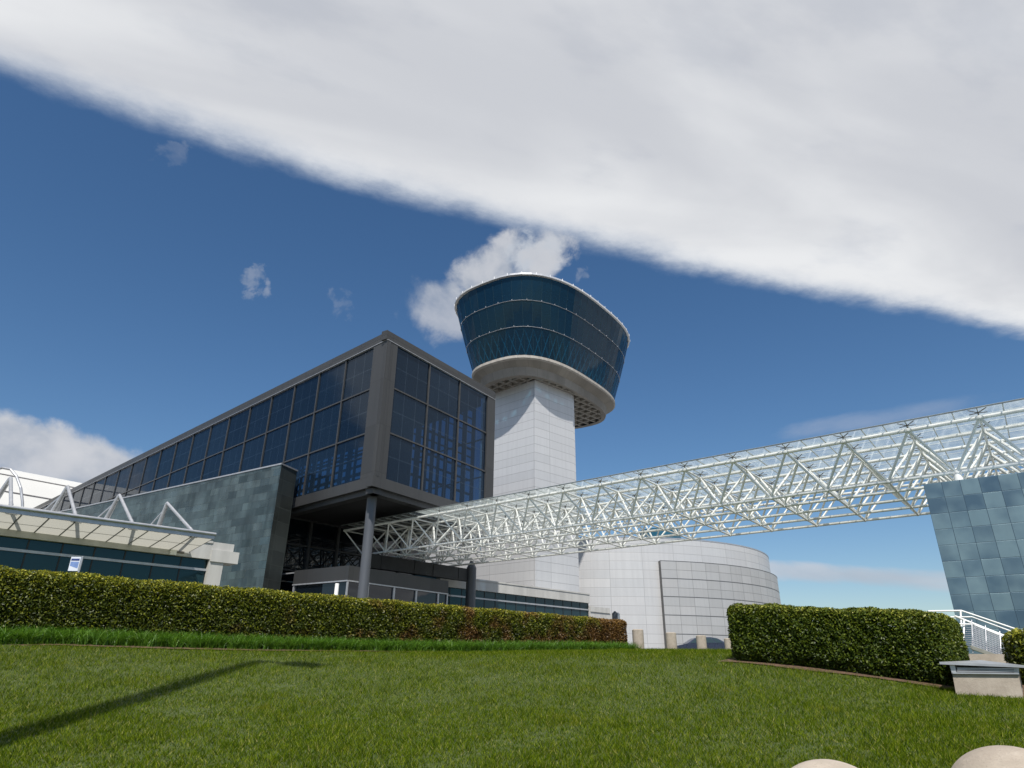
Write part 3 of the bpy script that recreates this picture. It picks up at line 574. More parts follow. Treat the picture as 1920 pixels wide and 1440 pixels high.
# ------------------------------------------------------------------ steel space frame bridge
T0 = np.array([18.376, 24.0, 9.162+EYE]); ta = az(-50.61); tb = az(37.73); TL, TW, TH = 2.4876, 1.98, 1.7675
fr = thing('space_frame_bridge', 'long white tubular space frame with a glass roof running to the entrance', 'bridge canopy', (T0[0], T0[1], 2))
KA, KB = -7, 16
def tn_(k, j): return T0+ta*TL*k+tb*TW*j
def bn_(k, j): return T0+ta*TL*(k+.5)+tb*TW*(j+.5)-Z3*TH
for j in range(6):
    mb = MB(); mb.tube(tn_(KA, j), tn_(KB if j == 0 else KB-1, j), 0.080 if j == 0 else 0.070, n=10); mb.build('top_chord', white_paint, fr)
for j in range(5):
    mb = MB(); mb.tube(bn_(KA, j), bn_(KB-1, j), 0.072, n=10); mb.build('bottom_chord', white_paint, fr)
for k in range(KA, KB+1):
    mb = MB(); mb.tube(tn_(k, 0), tn_(k, 5 if k < KB else 1), 0.048, n=8); mb.build('cross_chord', white_paint, fr)
for k in range(KA, KB):
    mb = MB(); mb.tube(bn_(k, 0), bn_(k, 4), 0.048, n=8); mb.build('cross_chord', white_paint, fr)
br = []
for k in range(KA, KB):
    for j in range(5):
        P = bn_(k, j)
        for (a_, b_) in ((0, 0), (1, 0), (0, 1), (1, 1)): br.append((P, tn_(k+a_, j+b_)))
vis = sorted(br, key=lambda e: (0 if (e[0][0]/max(e[0][1], 1) < 0.8) else 1, np.linalg.norm(e[0]-np.array([0, 0, EYE]))))
for P, Q in vis[:100]:
    mb = MB(); mb.tube(P, Q, 0.055, n=8, caps=False); mb.build('diagonal_brace', white_paint, fr)
mb = MB()
for P, Q in vis[100:]: mb.tube(P, Q, 0.055, n=6, caps=False)
tag(mb.build('diagonal_braces', white_paint, fr), kind='stuff')
mb = MB()
for k in range(KA, KB):
    for j in range(5): mb.lathe(bn_(k, j)-Z3*0.09, [(0.03, 0), (0.09, 0.04), (0.10, 0.09), (0.09, 0.14), (0.03, 0.18)], 10)
for k in range(KA, KB+1):
    for j in range(6):
        if k == KB and j: continue
        mb.lathe(tn_(k, j)-Z3*0.09, [(0.03, 0), (0.09, 0.04), (0.10, 0.09), (0.09, 0.14), (0.03, 0.18)], 10)
mb.build('node_joints', white_paint, fr)
fit_m = simple('fitting_grey', (0.16, 0.16, 0.15), 0.5, 0.5); sp_ = []       # dark spider fittings between the nodes and the glass
for k in range(KA, KB):
    for j in range(6): sp_.append(tn_(k, j))
sp_.sort(key=lambda p: (0 if p[0]/max(p[1], 1) < 0.8 else 1, np.linalg.norm(p)))
def spider(mb, p):
    c_ = p+Z3*0.07; mb.tube(c_, c_+Z3*0.17, 0.03, n=6)
    for a_, b_ in ((1, 1), (1, -1), (-1, 1), (-1, -1)): mb.bar(c_+Z3*0.13, c_+ta*0.30*a_+tb*0.30*b_+Z3*0.2, 0.025, 0.03)
for p in sp_[:100]: mb = MB(); spider(mb, p); mb.build('spider_fitting', fit_m, fr)
mb = MB()
for p in sp_[100:]: spider(mb, p)
tag(mb.build('spider_fittings', fit_m, fr), kind='stuff')
GZ = 0.30
for k in range(KA, KB):
    mb = MB(); o = tn_(k, 0)-tb*0.38+Z3*GZ
    q_ = [o+ta*0.015, o+ta*(TL-0.015), o+ta*(TL-0.015)+tb*(TW*5+0.76), o+ta*0.015+tb*(TW*5+0.76)]; mb.face(q_); mb.build('roof_glass', roof_glass_m, fr)
mb = MB()
L_ = TW*5+0.76
for k in range(KA*3, KB*3):
    o = T0+ta*TL*k/3-tb*0.38+Z3*(GZ-0.05); mb.boxv(o-ta*0.02, ta*0.04, tb*L_, Z3*0.045)
for j in range(11):
    o = tn_(KA, 0)-tb*0.38+tb*L_*j/10+Z3*(GZ+0.022); mb.boxv(o, ta*TL*(KB-KA), tb*0.02, Z3*0.02)
mb.build('glazing_bars', simple('glazing_bar', (0.50, 0.54, 0.53), 0.4, 0.3), fr)
mb = MB(); o = tn_(KA, 0)-tb*0.42+Z3*(GZ-0.03); mb.boxv(o, ta*TL*(KB-KA), tb*0.03, Z3*0.05); mb.build('roof_edge', simple('roof_edge_dark', (0.14, 0.16, 0.16), 0.4, 0.3), fr)

# portal frame carrying the entrance end of the bridge
G0 = Wy(690, 1030, 47.0); G1 = Wz(884, 1067.5, 7.2+EYE)
pf = thing('portal_frame', 'black steel beam on posts carrying the white truss end at the entrance', 'frame', (G1[0], G1[1], 2))
z0 = 7.2+EYE-0.95; a_ = np.r_[G0[:2], z0]; b_ = np.r_[G1[:2], z0]; gd = b_-a_; gd /= np.linalg.norm(gd)
mb = MB(); mb.boxv(a_, b_-a_, np.cross(Z3, gd)*0.5, Z3*0.95); mb.build('beam', beam_m, pf)
mb = MB(); mb.tube(np.r_[G1[:2], 1.8], np.r_[G1[:2], 7.9+EYE-0.6], 0.40, n=28); mb.tube(np.r_[G1[:2], 7.3+EYE], np.r_[G1[:2], 8.0+EYE], 0.40, 0.05, n=28); mb.build('post', col_paint, pf)
mb = MB(); mb.tube(np.r_[G0[:2]-gd[:2]*0.3, 1.8], np.r_[G0[:2]-gd[:2]*0.3, z0+0.5], 0.3, n=20); mb.build('post', beam_m, pf)
mb = MB()
for s_ in (0.12, 0.42, 0.6, 0.86):
    p = a_+(b_-a_)*s_; mb.boxv(p-np.cross(Z3, gd)*0.03+Z3*0.02, gd*0.05, np.cross(Z3, gd)*0.02, Z3*0.9)
mb.build('stiffener', beam_m, pf)

# ------------------------------------------------------------------ control tower
TC = np.array([4.36, 75.0]); TTH = 0.93; NEXP = 2.79
RG = [(12.9, 8.45, 40.31), (12.37, 7.72, 37.53), (11.59, 7.02, 34.63), (10.73, 6.2, 31.59), (9.7, 5.11, 29.61)]
def sring(a_, b_, z, n=72, N=NEXP):
    out = []
    for k in range(n):
        t_ = 2*math.pi*k/n; c_, s_ = math.cos(t_), math.sin(t_)
        x = a_*math.copysign(abs(c_)**(2/N), c_); y = b_*math.copysign(abs(s_)**(2/N), s_)
        out.append(np.array([TC[0]+x*math.cos(TTH)-y*math.sin(TTH), TC[1]+x*math.sin(TTH)+y*math.cos(TTH), z+EYE]))
    return out
def even(R, n):            # resample a ring evenly
    P = np.array(R+[R[0]]); d = np.r_[0, np.cumsum(np.linalg.norm(np.diff(P, axis=0), axis=1))]; s = np.linspace(0, d[-1], n, endpoint=False)
    return [np.array([np.interp(x, d, P[:, i]) for i in range(3)]) for x in s]
tw = thing('control_tower', 'tall white panelled control tower with flared dark blue glass cab', 'control tower', (TC[0], TC[1], 2.2))
NR = 60
rings = [even(sring(a_, b_, z, 360), NR) for a_, b_, z in RG]
for i in range(3):
    up, dn = rings[i], rings[i+1]
    mb = MB(); mb.loft([dn, up], True, False); mb.build('cab_glass', cab_glass, tw)
def sc(R, f, dz=0): c_ = np.array([TC[0], TC[1], 0]); return [np.array([c_[0]+(p[0]-c_[0])*f, c_[1]+(p[1]-c_[1])*f, p[2]+dz]) for p in R]
mb = MB(); mb.loft([sc(rings[3], 0.86, 0.2), sc(rings[2], 0.80, 0), sc(rings[1], 0.78), sc(rings[0], 0.80, -0.3)], True, False); mb.build('cab_core', int_m, tw)
mb = MB()
for i in (1, 2): R = sc(rings[i], 0.985); Q = sc(rings[i], 0.8); mb.loft([[p-Z3*0.15 for p in R], [p+Z3*0.15 for p in R], [p+Z3*0.15 for p in Q], [p-Z3*0.15 for p in Q], [p-Z3*0.15 for p in R]], True, False)
mb.build('cab_floor', int_m, tw)
for i in (1, 2):
    mb = MB(); R = sc(rings[i], 1.004)
    for k in range(NR): mb.tube(R[k], R[(k+1) % NR], 0.030, n=6, caps=False)
    mb.build('ring_rail', steel_grey, tw)
    mb = MB(); R = even(sc(rings[i], 1.008), 40)
    for p in R: mb.box(p[0]-0.022, p[1]-0.022, p[2]+0.03, p[0]+0.022, p[1]+0.022, p[2]+0.13)
    mb.build('rail_fittings', steel_grey, tw)
mb = MB(); a1 = sc(rings[3], 0.965, 0.1); a2 = sc(rings[2], 0.965, -0.1)
for k in range(NR):
    mb.tube(a1[k], a2[(k+1) % NR], 0.06, n=5, caps=False); mb.tube(a1[(k+1) % NR], a2[k], 0.06, n=5, caps=False)
mb.build('lattice_brace', brace_m, tw)
mb = MB()
for i in range(3):
    a1 = sc(rings[i+1], 1.001); a2 = sc(rings[i], 1.001)
    for k in range(NR): mb.tube(a1[k], a2[k], 0.012, n=4, caps=False)
mb.build('glazing_bars', simple('cab_bar', (0.03, 0.07, 0.09), 0.4, 0.2), tw)
top = rings[0]; mb = MB(); mb.loft([sc(top, 1.0, 0.0), sc(top, 1.022, 0.05), sc(top, 1.022, 0.26), sc(top, 0.99, 0.33), sc(top, 0.9, 0.33)], True, False)
mb.face([p for p in sc(top, 0.9, 0.33)]); mb.build('roof', simple('roof_metal', (0.62, 0.62, 0.62), 0.35, 0.4, 0.06), tw)
for p in even(sc(top, 1.024, 0.0), 44): mb = MB(); mb.box(p[0]-0.035, p[1]-0.035, p[2]+0.04, p[0]+0.035, p[1]+0.035, p[2]+0.36); mb.build('roof_fin', steel_grey, tw)
mb = MB(); r4, r5 = rings[3], rings[4]
mb.loft([sc(r5, 0.93, 0.0), sc(r5, 1.0, 0.0), sc(r5, 1.035, 0.9), sc(r4, 1.0, -0.55)], True, False)
mb.build('concrete_ring', collar_m, tw)
mb = MB(); mb.loft([sc(r4, 1.0, -0.56), sc(r4, 1.022, -0.42), sc(r4, 1.022, -0.12), sc(r4, 0.99, 0.02)], True, False); mb.build('ring_coping', concrete, tw)
# waffle soffit
zs = 29.61+EYE
mb = MB(); mb.face([p+Z3*0.75 for p in sc(r5, 0.94)][::-1]); mb.build('soffit_slab', soffit_m, tw)
mb = MB(); dm = sc(r5, 0.94); P2 = np.array(dm)[:, :2]
def clip(o, d):            # chord of the soffit outline along a line
    ts = []
    for i in range(len(P2)):
        p, q = P2[i], P2[(i+1) % len(P2)]; M_ = np.array([[d[0], -(q-p)[0]], [d[1], -(q-p)[1]]])
        if abs(np.linalg.det(M_)) < 1e-9: continue
        t_, s_ = np.linalg.solve(M_, p-o)
        if 0 <= s_ <= 1: ts.append(t_)
    return (min(ts), max(ts)) if len(ts) >= 2 else None
for ang, dz in ((47.5, 0.0), (-42.5, 0.006)):
    d = az(ang)[:2]; n = np.array([d[1], -d[0]])
    for k in range(-12, 13):
        o = TC+n*k*1.15; c_ = clip(o, d)
        if c_: mb.boxv(np.r_[o+d*c_[0]-n*0.13, zs+0.04+dz], np.r_[d*(c_[1]-c_[0]), 0], np.r_[n*0.26, 0], Z3*0.7)
mb.build('waffle_ribs', simple('waffle_rib', (0.27, 0.25, 0.22), 0.85, 0, 0.1), tw)
# shaft
P0 = np.array([2.56, 67.5, 0]); sa_, sb_ = az(47.7), az(-48.0)
mb = MB(); mb.boxv(P0+Z3*1.8, sa_*6.25, sb_*8.3, Z3*(29.7+EYE-1.8)); mb.build('shaft', white_panel, tw)
mb = MB(); mb.boxv(P0+sa_*6.252+sb_*0.25+Z3*1.8, sa_*0.55, sb_*5.6, Z3*(29.65+EYE-1.8)); mb.build('shaft_rib', white_panel, tw)
mb = MB(); mb.boxv(P0+sa_*0.6+Z3*1.8+sb_*8.302, sa_*5.0, sb_*12.0, Z3*15.0); mb.build('annex', white_panel, tw)

# ------------------------------------------------------------------ drum theatre
DC = np.array([15.39, 106.68]); DR, DZ = 24.2, 15.0+EYE; SR, SZ = 24.98, 12.09+EYE
dr_ = thing('drum_theatre', 'big round silver panelled theatre drum behind the control tower', 'building', (DC[0], DC[1], 2.2))
def arc(R, z, a0, a1, n): return [np.array([DC[0]+R*math.sin(x), DC[1]-R*math.cos(x), z]) for x in np.linspace(a0, a1, n)]
mb = MB(); mb.loft([arc(DR, 1.9, -math.pi, math.pi, 193), arc(DR, DZ, -math.pi, math.pi, 193)], False, True); mb.build('drum_wall', drum_m, dr_)
mb = MB(); mb.loft([arc(DR+0.03, DZ-0.12, -math.pi, math.pi, 129), arc(DR+0.03, DZ+0.03, -math.pi, math.pi, 129), arc(DR-0.5, DZ+0.03, -math.pi, math.pi, 129)], False, False)
mb.face(arc(DR-0.5, DZ-0.1, -math.pi, math.pi*0.99, 96)); mb.build('roof', steel_grey, dr_)
def ang_of(u, v, R):
    r = ray(u, v)[:2]; a_ = r@r; b_ = -2*r@DC; c_ = DC@DC-R*R; t_ = (-b_-math.sqrt(max(0, b_*b_-4*a_*c_)))/(2*a_); p = r*t_-DC; return math.atan2(p[0], -p[1])
s0 = ang_of(1238, 1050, SR)
mb = MB(); mb.loft([arc(SR, 1.9, s0, 2.2, 97), arc(SR, SZ, s0, 2.2, 97)], False, True); mb.build('perforated_screen', screen_m, dr_)
mb = MB(); mb.loft([arc(SR+0.02, SZ-0.06, s0, 2.2, 97), arc(SR+0.02, SZ, s0, 2.2, 97), arc(DR-0.02, SZ, s0, 2.2, 97)], False, False); mb.face([arc(SR+.02, 1.9, s0, 2.2, 2)[0], arc(DR, 1.9, s0, 2.2, 2)[0], arc(DR, SZ, s0, 2.2, 2)[0], arc(SR+.02, SZ, s0, 2.2, 2)[0]]); mb.build('screen_trim', simple('screen_trim', (0.14, 0.14, 0.14), 0.5, 0.4), dr_)
mb = MB()
for k in range(1, 6):
    z = 1.05*math.floor(SZ/1.05)-2.1*(k-1); z = SZ-2.1*k
    mb.loft([arc(SR+0.025, z-0.035, s0, 2.2, 97), arc(SR+0.025, z+0.035, s0, 2.2, 97)], False, True)
mb.build('screen_rail', simple('screen_rail', (0.17, 0.17, 0.17), 0.5, 0.4), dr_)
pq = Wy(1236, 1001, 100.0)
mb = MB(); mb.lathe((pq[0], 100.0, DZ-1.0), [(3.2, 0), (3.2, pq[2]-DZ+1.3), (2.9, pq[2]-DZ+1.4)], 32); mb.build('roof_lantern', glass('lantern_glass', (0.02, 0.09, 0.14), 0.1), dr_)

# ------------------------------------------------------------------ white arched hangar, far left
ha = az(38.0); hn = np.array([-ha[1], ha[0], 0])
HR = 26.0; zz = 30.8
hg = thing('hangar', 'far white hangar with a curved ribbed roof at the left edge', 'building', (-78, 105, 2.3))
H0 = np.array([-92.0, 115.0, 2.2])-hn*HR-ha*40; HL = 57.0
def hv(s, th, d=0): return H0+hn*HR+ha*s-hn*(HR+d)*math.cos(th)+Z3*(zz+d)*math.sin(th)
NT_ = 40
mb = MB()
for i in range(NT_):
    a0_, a1_ = math.pi*i/NT_, math.pi*(i+1)/NT_; mb.face([hv(0, a0_), hv(HL, a0_), hv(HL, a1_), hv(0, a1_)], None, True)
mb.build('vault_roof', hangar_m, hg)
for s in (0.0, HL):
    mb = MB(); mb.face([hv(s, math.pi*i/NT_) for i in range(NT_+1)]); mb.build('end_wall', hangar_m, hg)
for th in (0.42, 0.56, 0.72, 0.90, 1.12):
    mb = MB(); mb.bar(hv(0, th, 0.05), hv(HL, th, 0.05), 0.25, 0.15); mb.build('roof_seam', seam_m, hg)
# pipe arch in front of it
pa = [Wy(u, v, 60) for u, v in ((-60, 930), (-40, 900), (-15, 882), (5, 877), (20, 880), (31, 893), (39, 915), (42, 940), (43, 975))]
mb = MB()
for i in range(len(pa)-1): mb.tube(pa[i], pa[i+1], 0.12, n=8)
tag(mb.build('pipe_arch', steel_grey), 'thin grey bent pipe arch standing before the white hangar', 'arch')

# ------------------------------------------------------------------ tiled wall building at right
zw = 6.3+EYE; W0 = Wz(1731, 908, zw); W1 = Wz(1920, 885, zw); ww = W1-W0; ww[2] = 0; ww /= np.linalg.norm(ww); wnn = np.array([ww[1], -ww[0], 0]); wnn = wnn if wnn[1] < 0 else -wnn
tb_ = thing('tiled_building', 'windowless building faced in square blue grey steel tiles at the right edge', 'building', (W0[0], W0[1], 0.5))
base = np.r_[W0[:2], -1.0]; L_ = 16.0
def muv(p): return (float((p-base)@ww), float(p[2]-zw)+0.555*30)
P = [base, base+ww*L_, base+ww*L_+Z3*(zw+1), base+Z3*(zw+1)]
mb = MB(); mb.face(P, [muv(p) for p in P]); mb.build('tile_cladding', tile, tb_)
mb = MB(); o = base-wnn*6
P = [o, base, base+Z3*(zw+1), o+Z3*(zw+1)]; mb.face(P, [(0, P[0][2]-zw+16.65), (6, P[1][2]-zw+16.65), (6, 16.65), (0, 16.65)])
mb.face([base+Z3*(zw+0.98), base+ww*L_+Z3*(zw+0.98), o+ww*L_+Z3*(zw+0.98), o+Z3*(zw+0.98)]); mb.face([o+ww*L_, o, o+Z3*(zw+1), o+ww*L_+Z3*(zw+1)]); mb.build('side_cladding', tile, tb_)
bp_ = bn_(0, 0); mb = MB(); mb.tube(bp_-Z3*0.08, bp_-Z3*1.1+wnn*0.0, 0.16, 0.2, n=12)
tag(mb.build('bearing_post', white_paint), 'stubby white support under the truss at the tiled wall top', 'support')

# ------------------------------------------------------------------ parked car behind the lawn crest
cc = Wy(1312, 1215, 55.0)
car = thing('parked_car', 'grey blue sedan half hidden behind the lawn crest and bollards', 'car', (cc[0], 55, 2.15))
car_p = simple('car_paint', (0.040, 0.052, 0.085), 0.28, 0.3, 0.05); chrome = simple('car_trim', (0.4, 0.4, 0.42), 0.25, 0.8)
cx, cy, cz = cc[0]-2.25, 55.0, 2.12+0.34
SX = 1.0
prof = [(0, .45), (0.1, .68), (0.9, .84), (1.15, .88), (4.25, .95), (4.5, .9), (4.55, .6), (4.5, .25), (0.1, .2)]
mb = MB(); n = len(prof)
for y_ in (-0.88, 0.88): mb.face([(cx+a*SX, cy+y_, cz+b) for a, b in (prof if y_ > 0 else prof[::-1])])
for i in range(n):
    a, b = prof[i], prof[(i+1) % n]; mb.face([(cx+a[0]*SX, cy-.88, cz+a[1]), (cx+b[0]*SX, cy-.88, cz+b[1]), (cx+b[0]*SX, cy+.88, cz+b[1]), (cx+a[0]*SX, cy+.88, cz+a[1])])
mb.build('body', car_p, car, 0.05)
cab = [(1.1, .89), (1.75, 1.28), (2.2, 1.38), (3.0, 1.38), (3.5, 1.30), (4.15, .96)]
mb = MB(); 
for y_, s in ((-0.8, 1), (0.8, -1)):
    pts_ = [(cx+a*SX, cy+y_*(1-0.18*max(0, (b-.9)/.5)), cz+b) for a, b in cab]; mb.face(pts_ if s < 0 else pts_[::-1])
for i in range(len(cab)-1):
    a, b = cab[i], cab[i+1]; ya = 0.8*(1-0.18*max(0, (a[1]-.9)/.5)); yb = 0.8*(1-0.18*max(0, (b[1]-.9)/.5))
    mb.face([(cx+a[0]*SX, cy-ya, cz+a[1]), (cx+b[0]*SX, cy-yb, cz+b[1]), (cx+b[0]*SX, cy+yb, cz+b[1]), (cx+a[0]*SX, cy+ya, cz+a[1])])
mb.build('cabin', car_p, car, 0.03)
cg = glass('car_glass', (0.03, 0.05, 0.055), 0.05)
for quad in (((1.32, .93), (1.82, 1.26), (2.35, 1.32), (2.35, .95)), ((2.45, .95), (2.45, 1.32), (3.0, 1.32), (3.25, .97)), ((3.33, .97), (3.08, 1.32), (3.45, 1.27), (3.9, .98))):
    mb = MB(); mb.face([(cx+a*SX, cy-0.815*(1-0.18*max(0, (b-.9)/.5)), cz+b) for a, b in quad]); mb.build('side_window', cg, car)
for xw in (0.85, 3.7):
    for y_ in (-0.8, 0.8):
        mb = MB(); mb.tube((cx+xw*SX, cy+y_-.1, cz-.03), (cx+xw*SX, cy+y_+.1, cz-.03), 0.33, n=24); wh = mb.build('wheel', rubber, car)
        mb = MB(); mb.tube((cx+xw*SX, cy+y_-.12, cz-.03), (cx+xw*SX, cy+y_+.12, cz-.03), 0.2, n=16); mb.build('rim', chrome, wh)

# ------------------------------------------------------------------ concrete bollards beyond the crest
def bollard_mesh(r, h):
    mb = MB(); mb.lathe((0, 0, 0), [(r*1.0, 0), (r, h-0.03), (r-0.03, h)], 28); return mb
bm_ = bollard_mesh(0.215, 1.22).build('concrete_bollard', concrete_w)
bls = [(1195.5, 1180, 27, 'tall round concrete bollard touching the end of the long hedge'),
       (1257.5, 1186, 29, 'round concrete bollard left of the parked sedan'),
       (1314, 1191.5, 31, 'round concrete bollard standing in front of the sedan windows'),
       (1366, 1197, 33.2, 'round concrete bollard between the sedan and the clipped dark hedge'),
       (1381, 1198, 37.5, 'round concrete bollard partly covered by the clipped dark hedge')]
for i, (u, v, Yb, lab) in enumerate(bls):
    o = bm_ if i == 0 else bm_.copy()
    if i: COL.objects.link(o)
    p = Wy(u, v, Yb); o.location = (p[0], p[1], p[2]-1.22); tag(o, lab, 'bollard', 'tall concrete bollards behind the lawn')
# domed bollards near the camera
for u, v, Yb, lab in ((1884, 1398, 5.3, 'big domed concrete bollard in the bottom right corner'), (1549, 1424, 5.7, 'domed concrete bollard showing only its crown at the bottom edge')):
    p = Wy(u, v, Yb); R = 0.43; zb = T1(p[0], p[1])-0.2; zt_ = p[2]
    prof = [(R*0.98, 0), (R, zt_-0.36-zb)]+[(R*math.cos(a_), zt_-0.36-zb+0.36*math.sin(a_)) for a_ in np.linspace(0.1, 1.54, 14)]
    mb = MB(); mb.lathe((p[0], p[1], zb), prof, 48)
    tag(mb.build('domed_bollard', concrete_w), lab, 'bollard', 'domed concrete bollards near the camera')
# information pillar behind the hedge end
ip = Wy(1154, 1146, 42.0)
pil = thing('information_pillar', 'dark octagonal topped pillar sign behind the brown hedge end', 'sign', (ip[0], 42, 2.15))
def octa(w_, x0, x1, z0, z1): 
    c_ = 0.12; return [(x0, z0), (x1, z0), (x1, z1-c_), (x1-c_, z1), (x0+c_, z1), (x0, z1-c_)]
pr = octa(0, ip[0]-0.19, ip[0]+0.10, 2.1, ip[2]); mb = MB(); mb.face([(x, 41.9, z) for x, z in pr]); mb.face([(x, 42.2, z) for x, z in pr][::-1])
for i in range(6): a, b = pr[i], pr[(i+1) % 6]; mb.face([(a[0], 41.9, a[1]), (a[0], 42.2, a[1]), (b[0], 42.2, b[1]), (b[0], 41.9, b[1])])
mb.build('panel', simple('pillar_dark', (0.07, 0.075, 0.085), 0.4, 0.2), pil)
mb = MB(); mb.box(ip[0]+0.105, 41.9, 2.1, ip[0]+0.17, 42.2, ip[2]-0.08); mb.box(ip[0]+0.175, 41.92, 2.1, ip[0]+0.24, 42.2, ip[2]-0.14); mb.build('side_trim', steel_grey, pil)

# ------------------------------------------------------------------ vent box, ramp railing
YV = 11.2
vb = thing('vent_box', 'concrete vent box with grey louvres and metal lid on the lawn at the right edge', 'vent', (Wy(1850, 1300, YV)[0], YV, 1.2))
def fq(mb, pts_, Yf, dep_):
    P = [Wy(u, v, Yf) for u, v in pts_]; Qs = [p+np.array([0.74*dep_, dep_, 0]) for p in P]
    mb.face(P[::-1]); mb.face(Qs)
    for i in range(len(P)): j = (i+1) % len(P); mb.face([P[i], P[j], Qs[j], Qs[i]])
mb = MB(); fq(mb, [(1785.7, 1263.8), (1910, 1264.8), (1926, 1345), (1797, 1325)], YV, 0.95); mb.build('concrete_base', concrete_w, vb)
mb = MB(); fq(mb, [(1780.5, 1247), (1790, 1247), (1794, 1263.4), (1785, 1263.4)], YV-0.02, 0.05); fq(mb, [(1900, 1248.6), (1910, 1248.6), (1911, 1264.6), (1902, 1264.4)], YV-0.02, 0.05); fq(mb, [(1786, 1260.8), (1910, 1261.8), (1911, 1264.4), (1787, 1263.3)], YV-0.04, 0.04); mb.build('louvre_frame', steel_grey, vb)
for i in range(4):
    v = 1249.5+i*2.9; mb = MB(); a = Wy(1789.5, v, YV+0.03); b = Wy(1903, v+0.9, YV+0.03); mb.boxv(a, b-a, (0, -0.06, -0.02), (0, 0, -0.012)); mb.build('louvre_slat', steel_grey, vb)
mb = MB(); fq(mb, [(1791, 1248), (1901, 1248), (1901, 1263), (1794, 1262)], YV+0.1, 0.7); mb.build('louvre_back', beam_m, vb)
mb = MB(); P = [Wy(1761, 1241, YV-0.08), Wy(1921, 1247.5, YV-0.08)]; R_ = [p+np.array([0.85, 1.15, 0.0]) for p in P]
mid = (P[0]+P[1])/2+np.array([0.4, 0.6, 0.06])
mb.boxv(P[0]-Z3*0.035, P[1]-P[0], R_[0]-P[0], Z3*0.035)
for a, b in ((P[0], P[1]), (P[1], R_[1]), (R_[1], R_[0]), (R_[0], P[0])): mb.face([a, b, mid])
mb.build('lid', steel_grey, vb)
rl = thing('ramp_railing', 'white painted stair railing with wire mesh descending between the two hedges', 'railing', (Wy(1810, 1200, 17)[0], 17, 1.6))
def pipe(pts_, r, nm='rail', mt=None, par=None):
    mb = MB(); P = [Wy(*p) for p in pts_]
    for i in range(len(P)-1): mb.tube(P[i], P[i+1], r, n=10)
    return mb.build(nm, mt or white_paint, par or rl)
pipe([(1740, 1146, 18.6), (1802.5, 1145, 18.6), (1935, 1190, 17.0)], 0.022)
pipe([(1745, 1157.5, 17.8), (1822, 1156.7, 17.8), (1935, 1198, 16.4)], 0.017)
pipe([(1790, 1155, 17.4), (1807, 1162, 17.4), (1935, 1213, 16.0)], 0.026)
pipe([(1795, 1170, 17.2), (1824, 1170.5, 17.2), (1935, 1216, 15.8)], 0.017)
mb = MB(); a0_ = Wy(1822, 1217, 17.0); a1_ = Wy(1935, 1258, 15.6)
mb.boxv(a0_, a1_-a0_, (0.05, 0.12, 0), (0, 0, 0.09)); mb.build('stringer', simple('cream_stringer', (0.62, 0.59, 0.50), 0.5), rl)
mb = MB()
ta0, ta1 = Wy(1824, 1170.5, 17.2), Wy(1935, 1216, 15.8); tb0, tb1 = Wy(1822, 1214, 17.0), Wy(1935, 1255, 15.6); e0, e1 = Wy(1808, 1170, 17.3), Wy(1808, 1213, 17.1)
for k in range(13):
    f = k/12; mb.tube(ta0*(1-f)+tb0*f, ta1*(1-f)+tb1*f, 0.009, n=4); mb.tube(e0*(1-f)+e1*f, ta0*(1-f)+tb0*f, 0.006, n=4)
for k in range(40):
    f = k/39; mb.tube(ta0*(1-f)+ta1*f, tb0*(1-f)+tb1*f, 0.006, n=4)
mb.build('wire_mesh', steel_grey, rl)
for k in range(5):
    f = k/4; mb = MB(); mb.tube(ta0*(1-f)+ta1*f+Z3*0.1, tb0*(1-f)+tb1*f-Z3*0.12, 0.012, n=8); mb.build('post', steel_grey, rl)
pipe([(1808, 1162, 17.3), (1806, 1216, 17.1)], 0.02, 'post')
pipe([(1801, 1146, 18.6), (1803, 1175, 18.5)], 0.022, 'post')
mb = MB(); p0 = Wy(1805, 1226, 15.6); mb.boxv(np.array([p0[0]-0.5, 15.6, 0.6]), (4.0, -0.9, 0), (0.2, 1.0, 0), (0, 0, p0[2]-0.6))
tag(mb.build('ramp_wall', concrete_w), 'low concrete ramp wall under the white railing', 'wall')

# ------------------------------------------------------------------ lamp post behind the camera (its shadow lies on the lawn)
def ground_hit(u, v):
    r = ray(u, v)
    for t_ in np.linspace(4, 30, 2600):
        if EYE+r[2]*t_ <= T1(r[0]*t_, r[1]*t_): return np.array([r[0]*t_, r[1]*t_, EYE+r[2]*t_])
    return np.array([r[0]*14, r[1]*14, 1.5])
g1, g2 = ground_hit(4, 1383), ground_hit(490, 1240)
print('SHADOW', g1, g2, 'az', math.degrees(math.atan2(g2[0]-g1[0], g2[1]-g1[1])))
svn = np.array(sv)
head = g2+svn*19.5
lp = thing('lamp_post', 'tall parking lamp post whose shadow crosses the lawn', 'lamp post', (head[0], head[1], T1(head[0], head[1])))
mb = MB(); mb.tube((head[0], head[1], -0.3), (head[0], head[1], head[2]), 0.34, 0.15, n=16); mb.build('pole', steel_grey, lp)
mb = MB(); mb.bar((head[0], head[1], head[2]-0.1), (head[0]+0.55, head[1]-0.1, head[2]+0.1), 0.12, 0.12); mb.boxv((head[0]+0.45, head[1]-0.42, head[2]+0.0), (0.85, -0.25, 0.0), (0.12, 0.62, 0), (0, 0, 0.2)); mb.build('lamp_head', steel_grey, lp, 0.04)

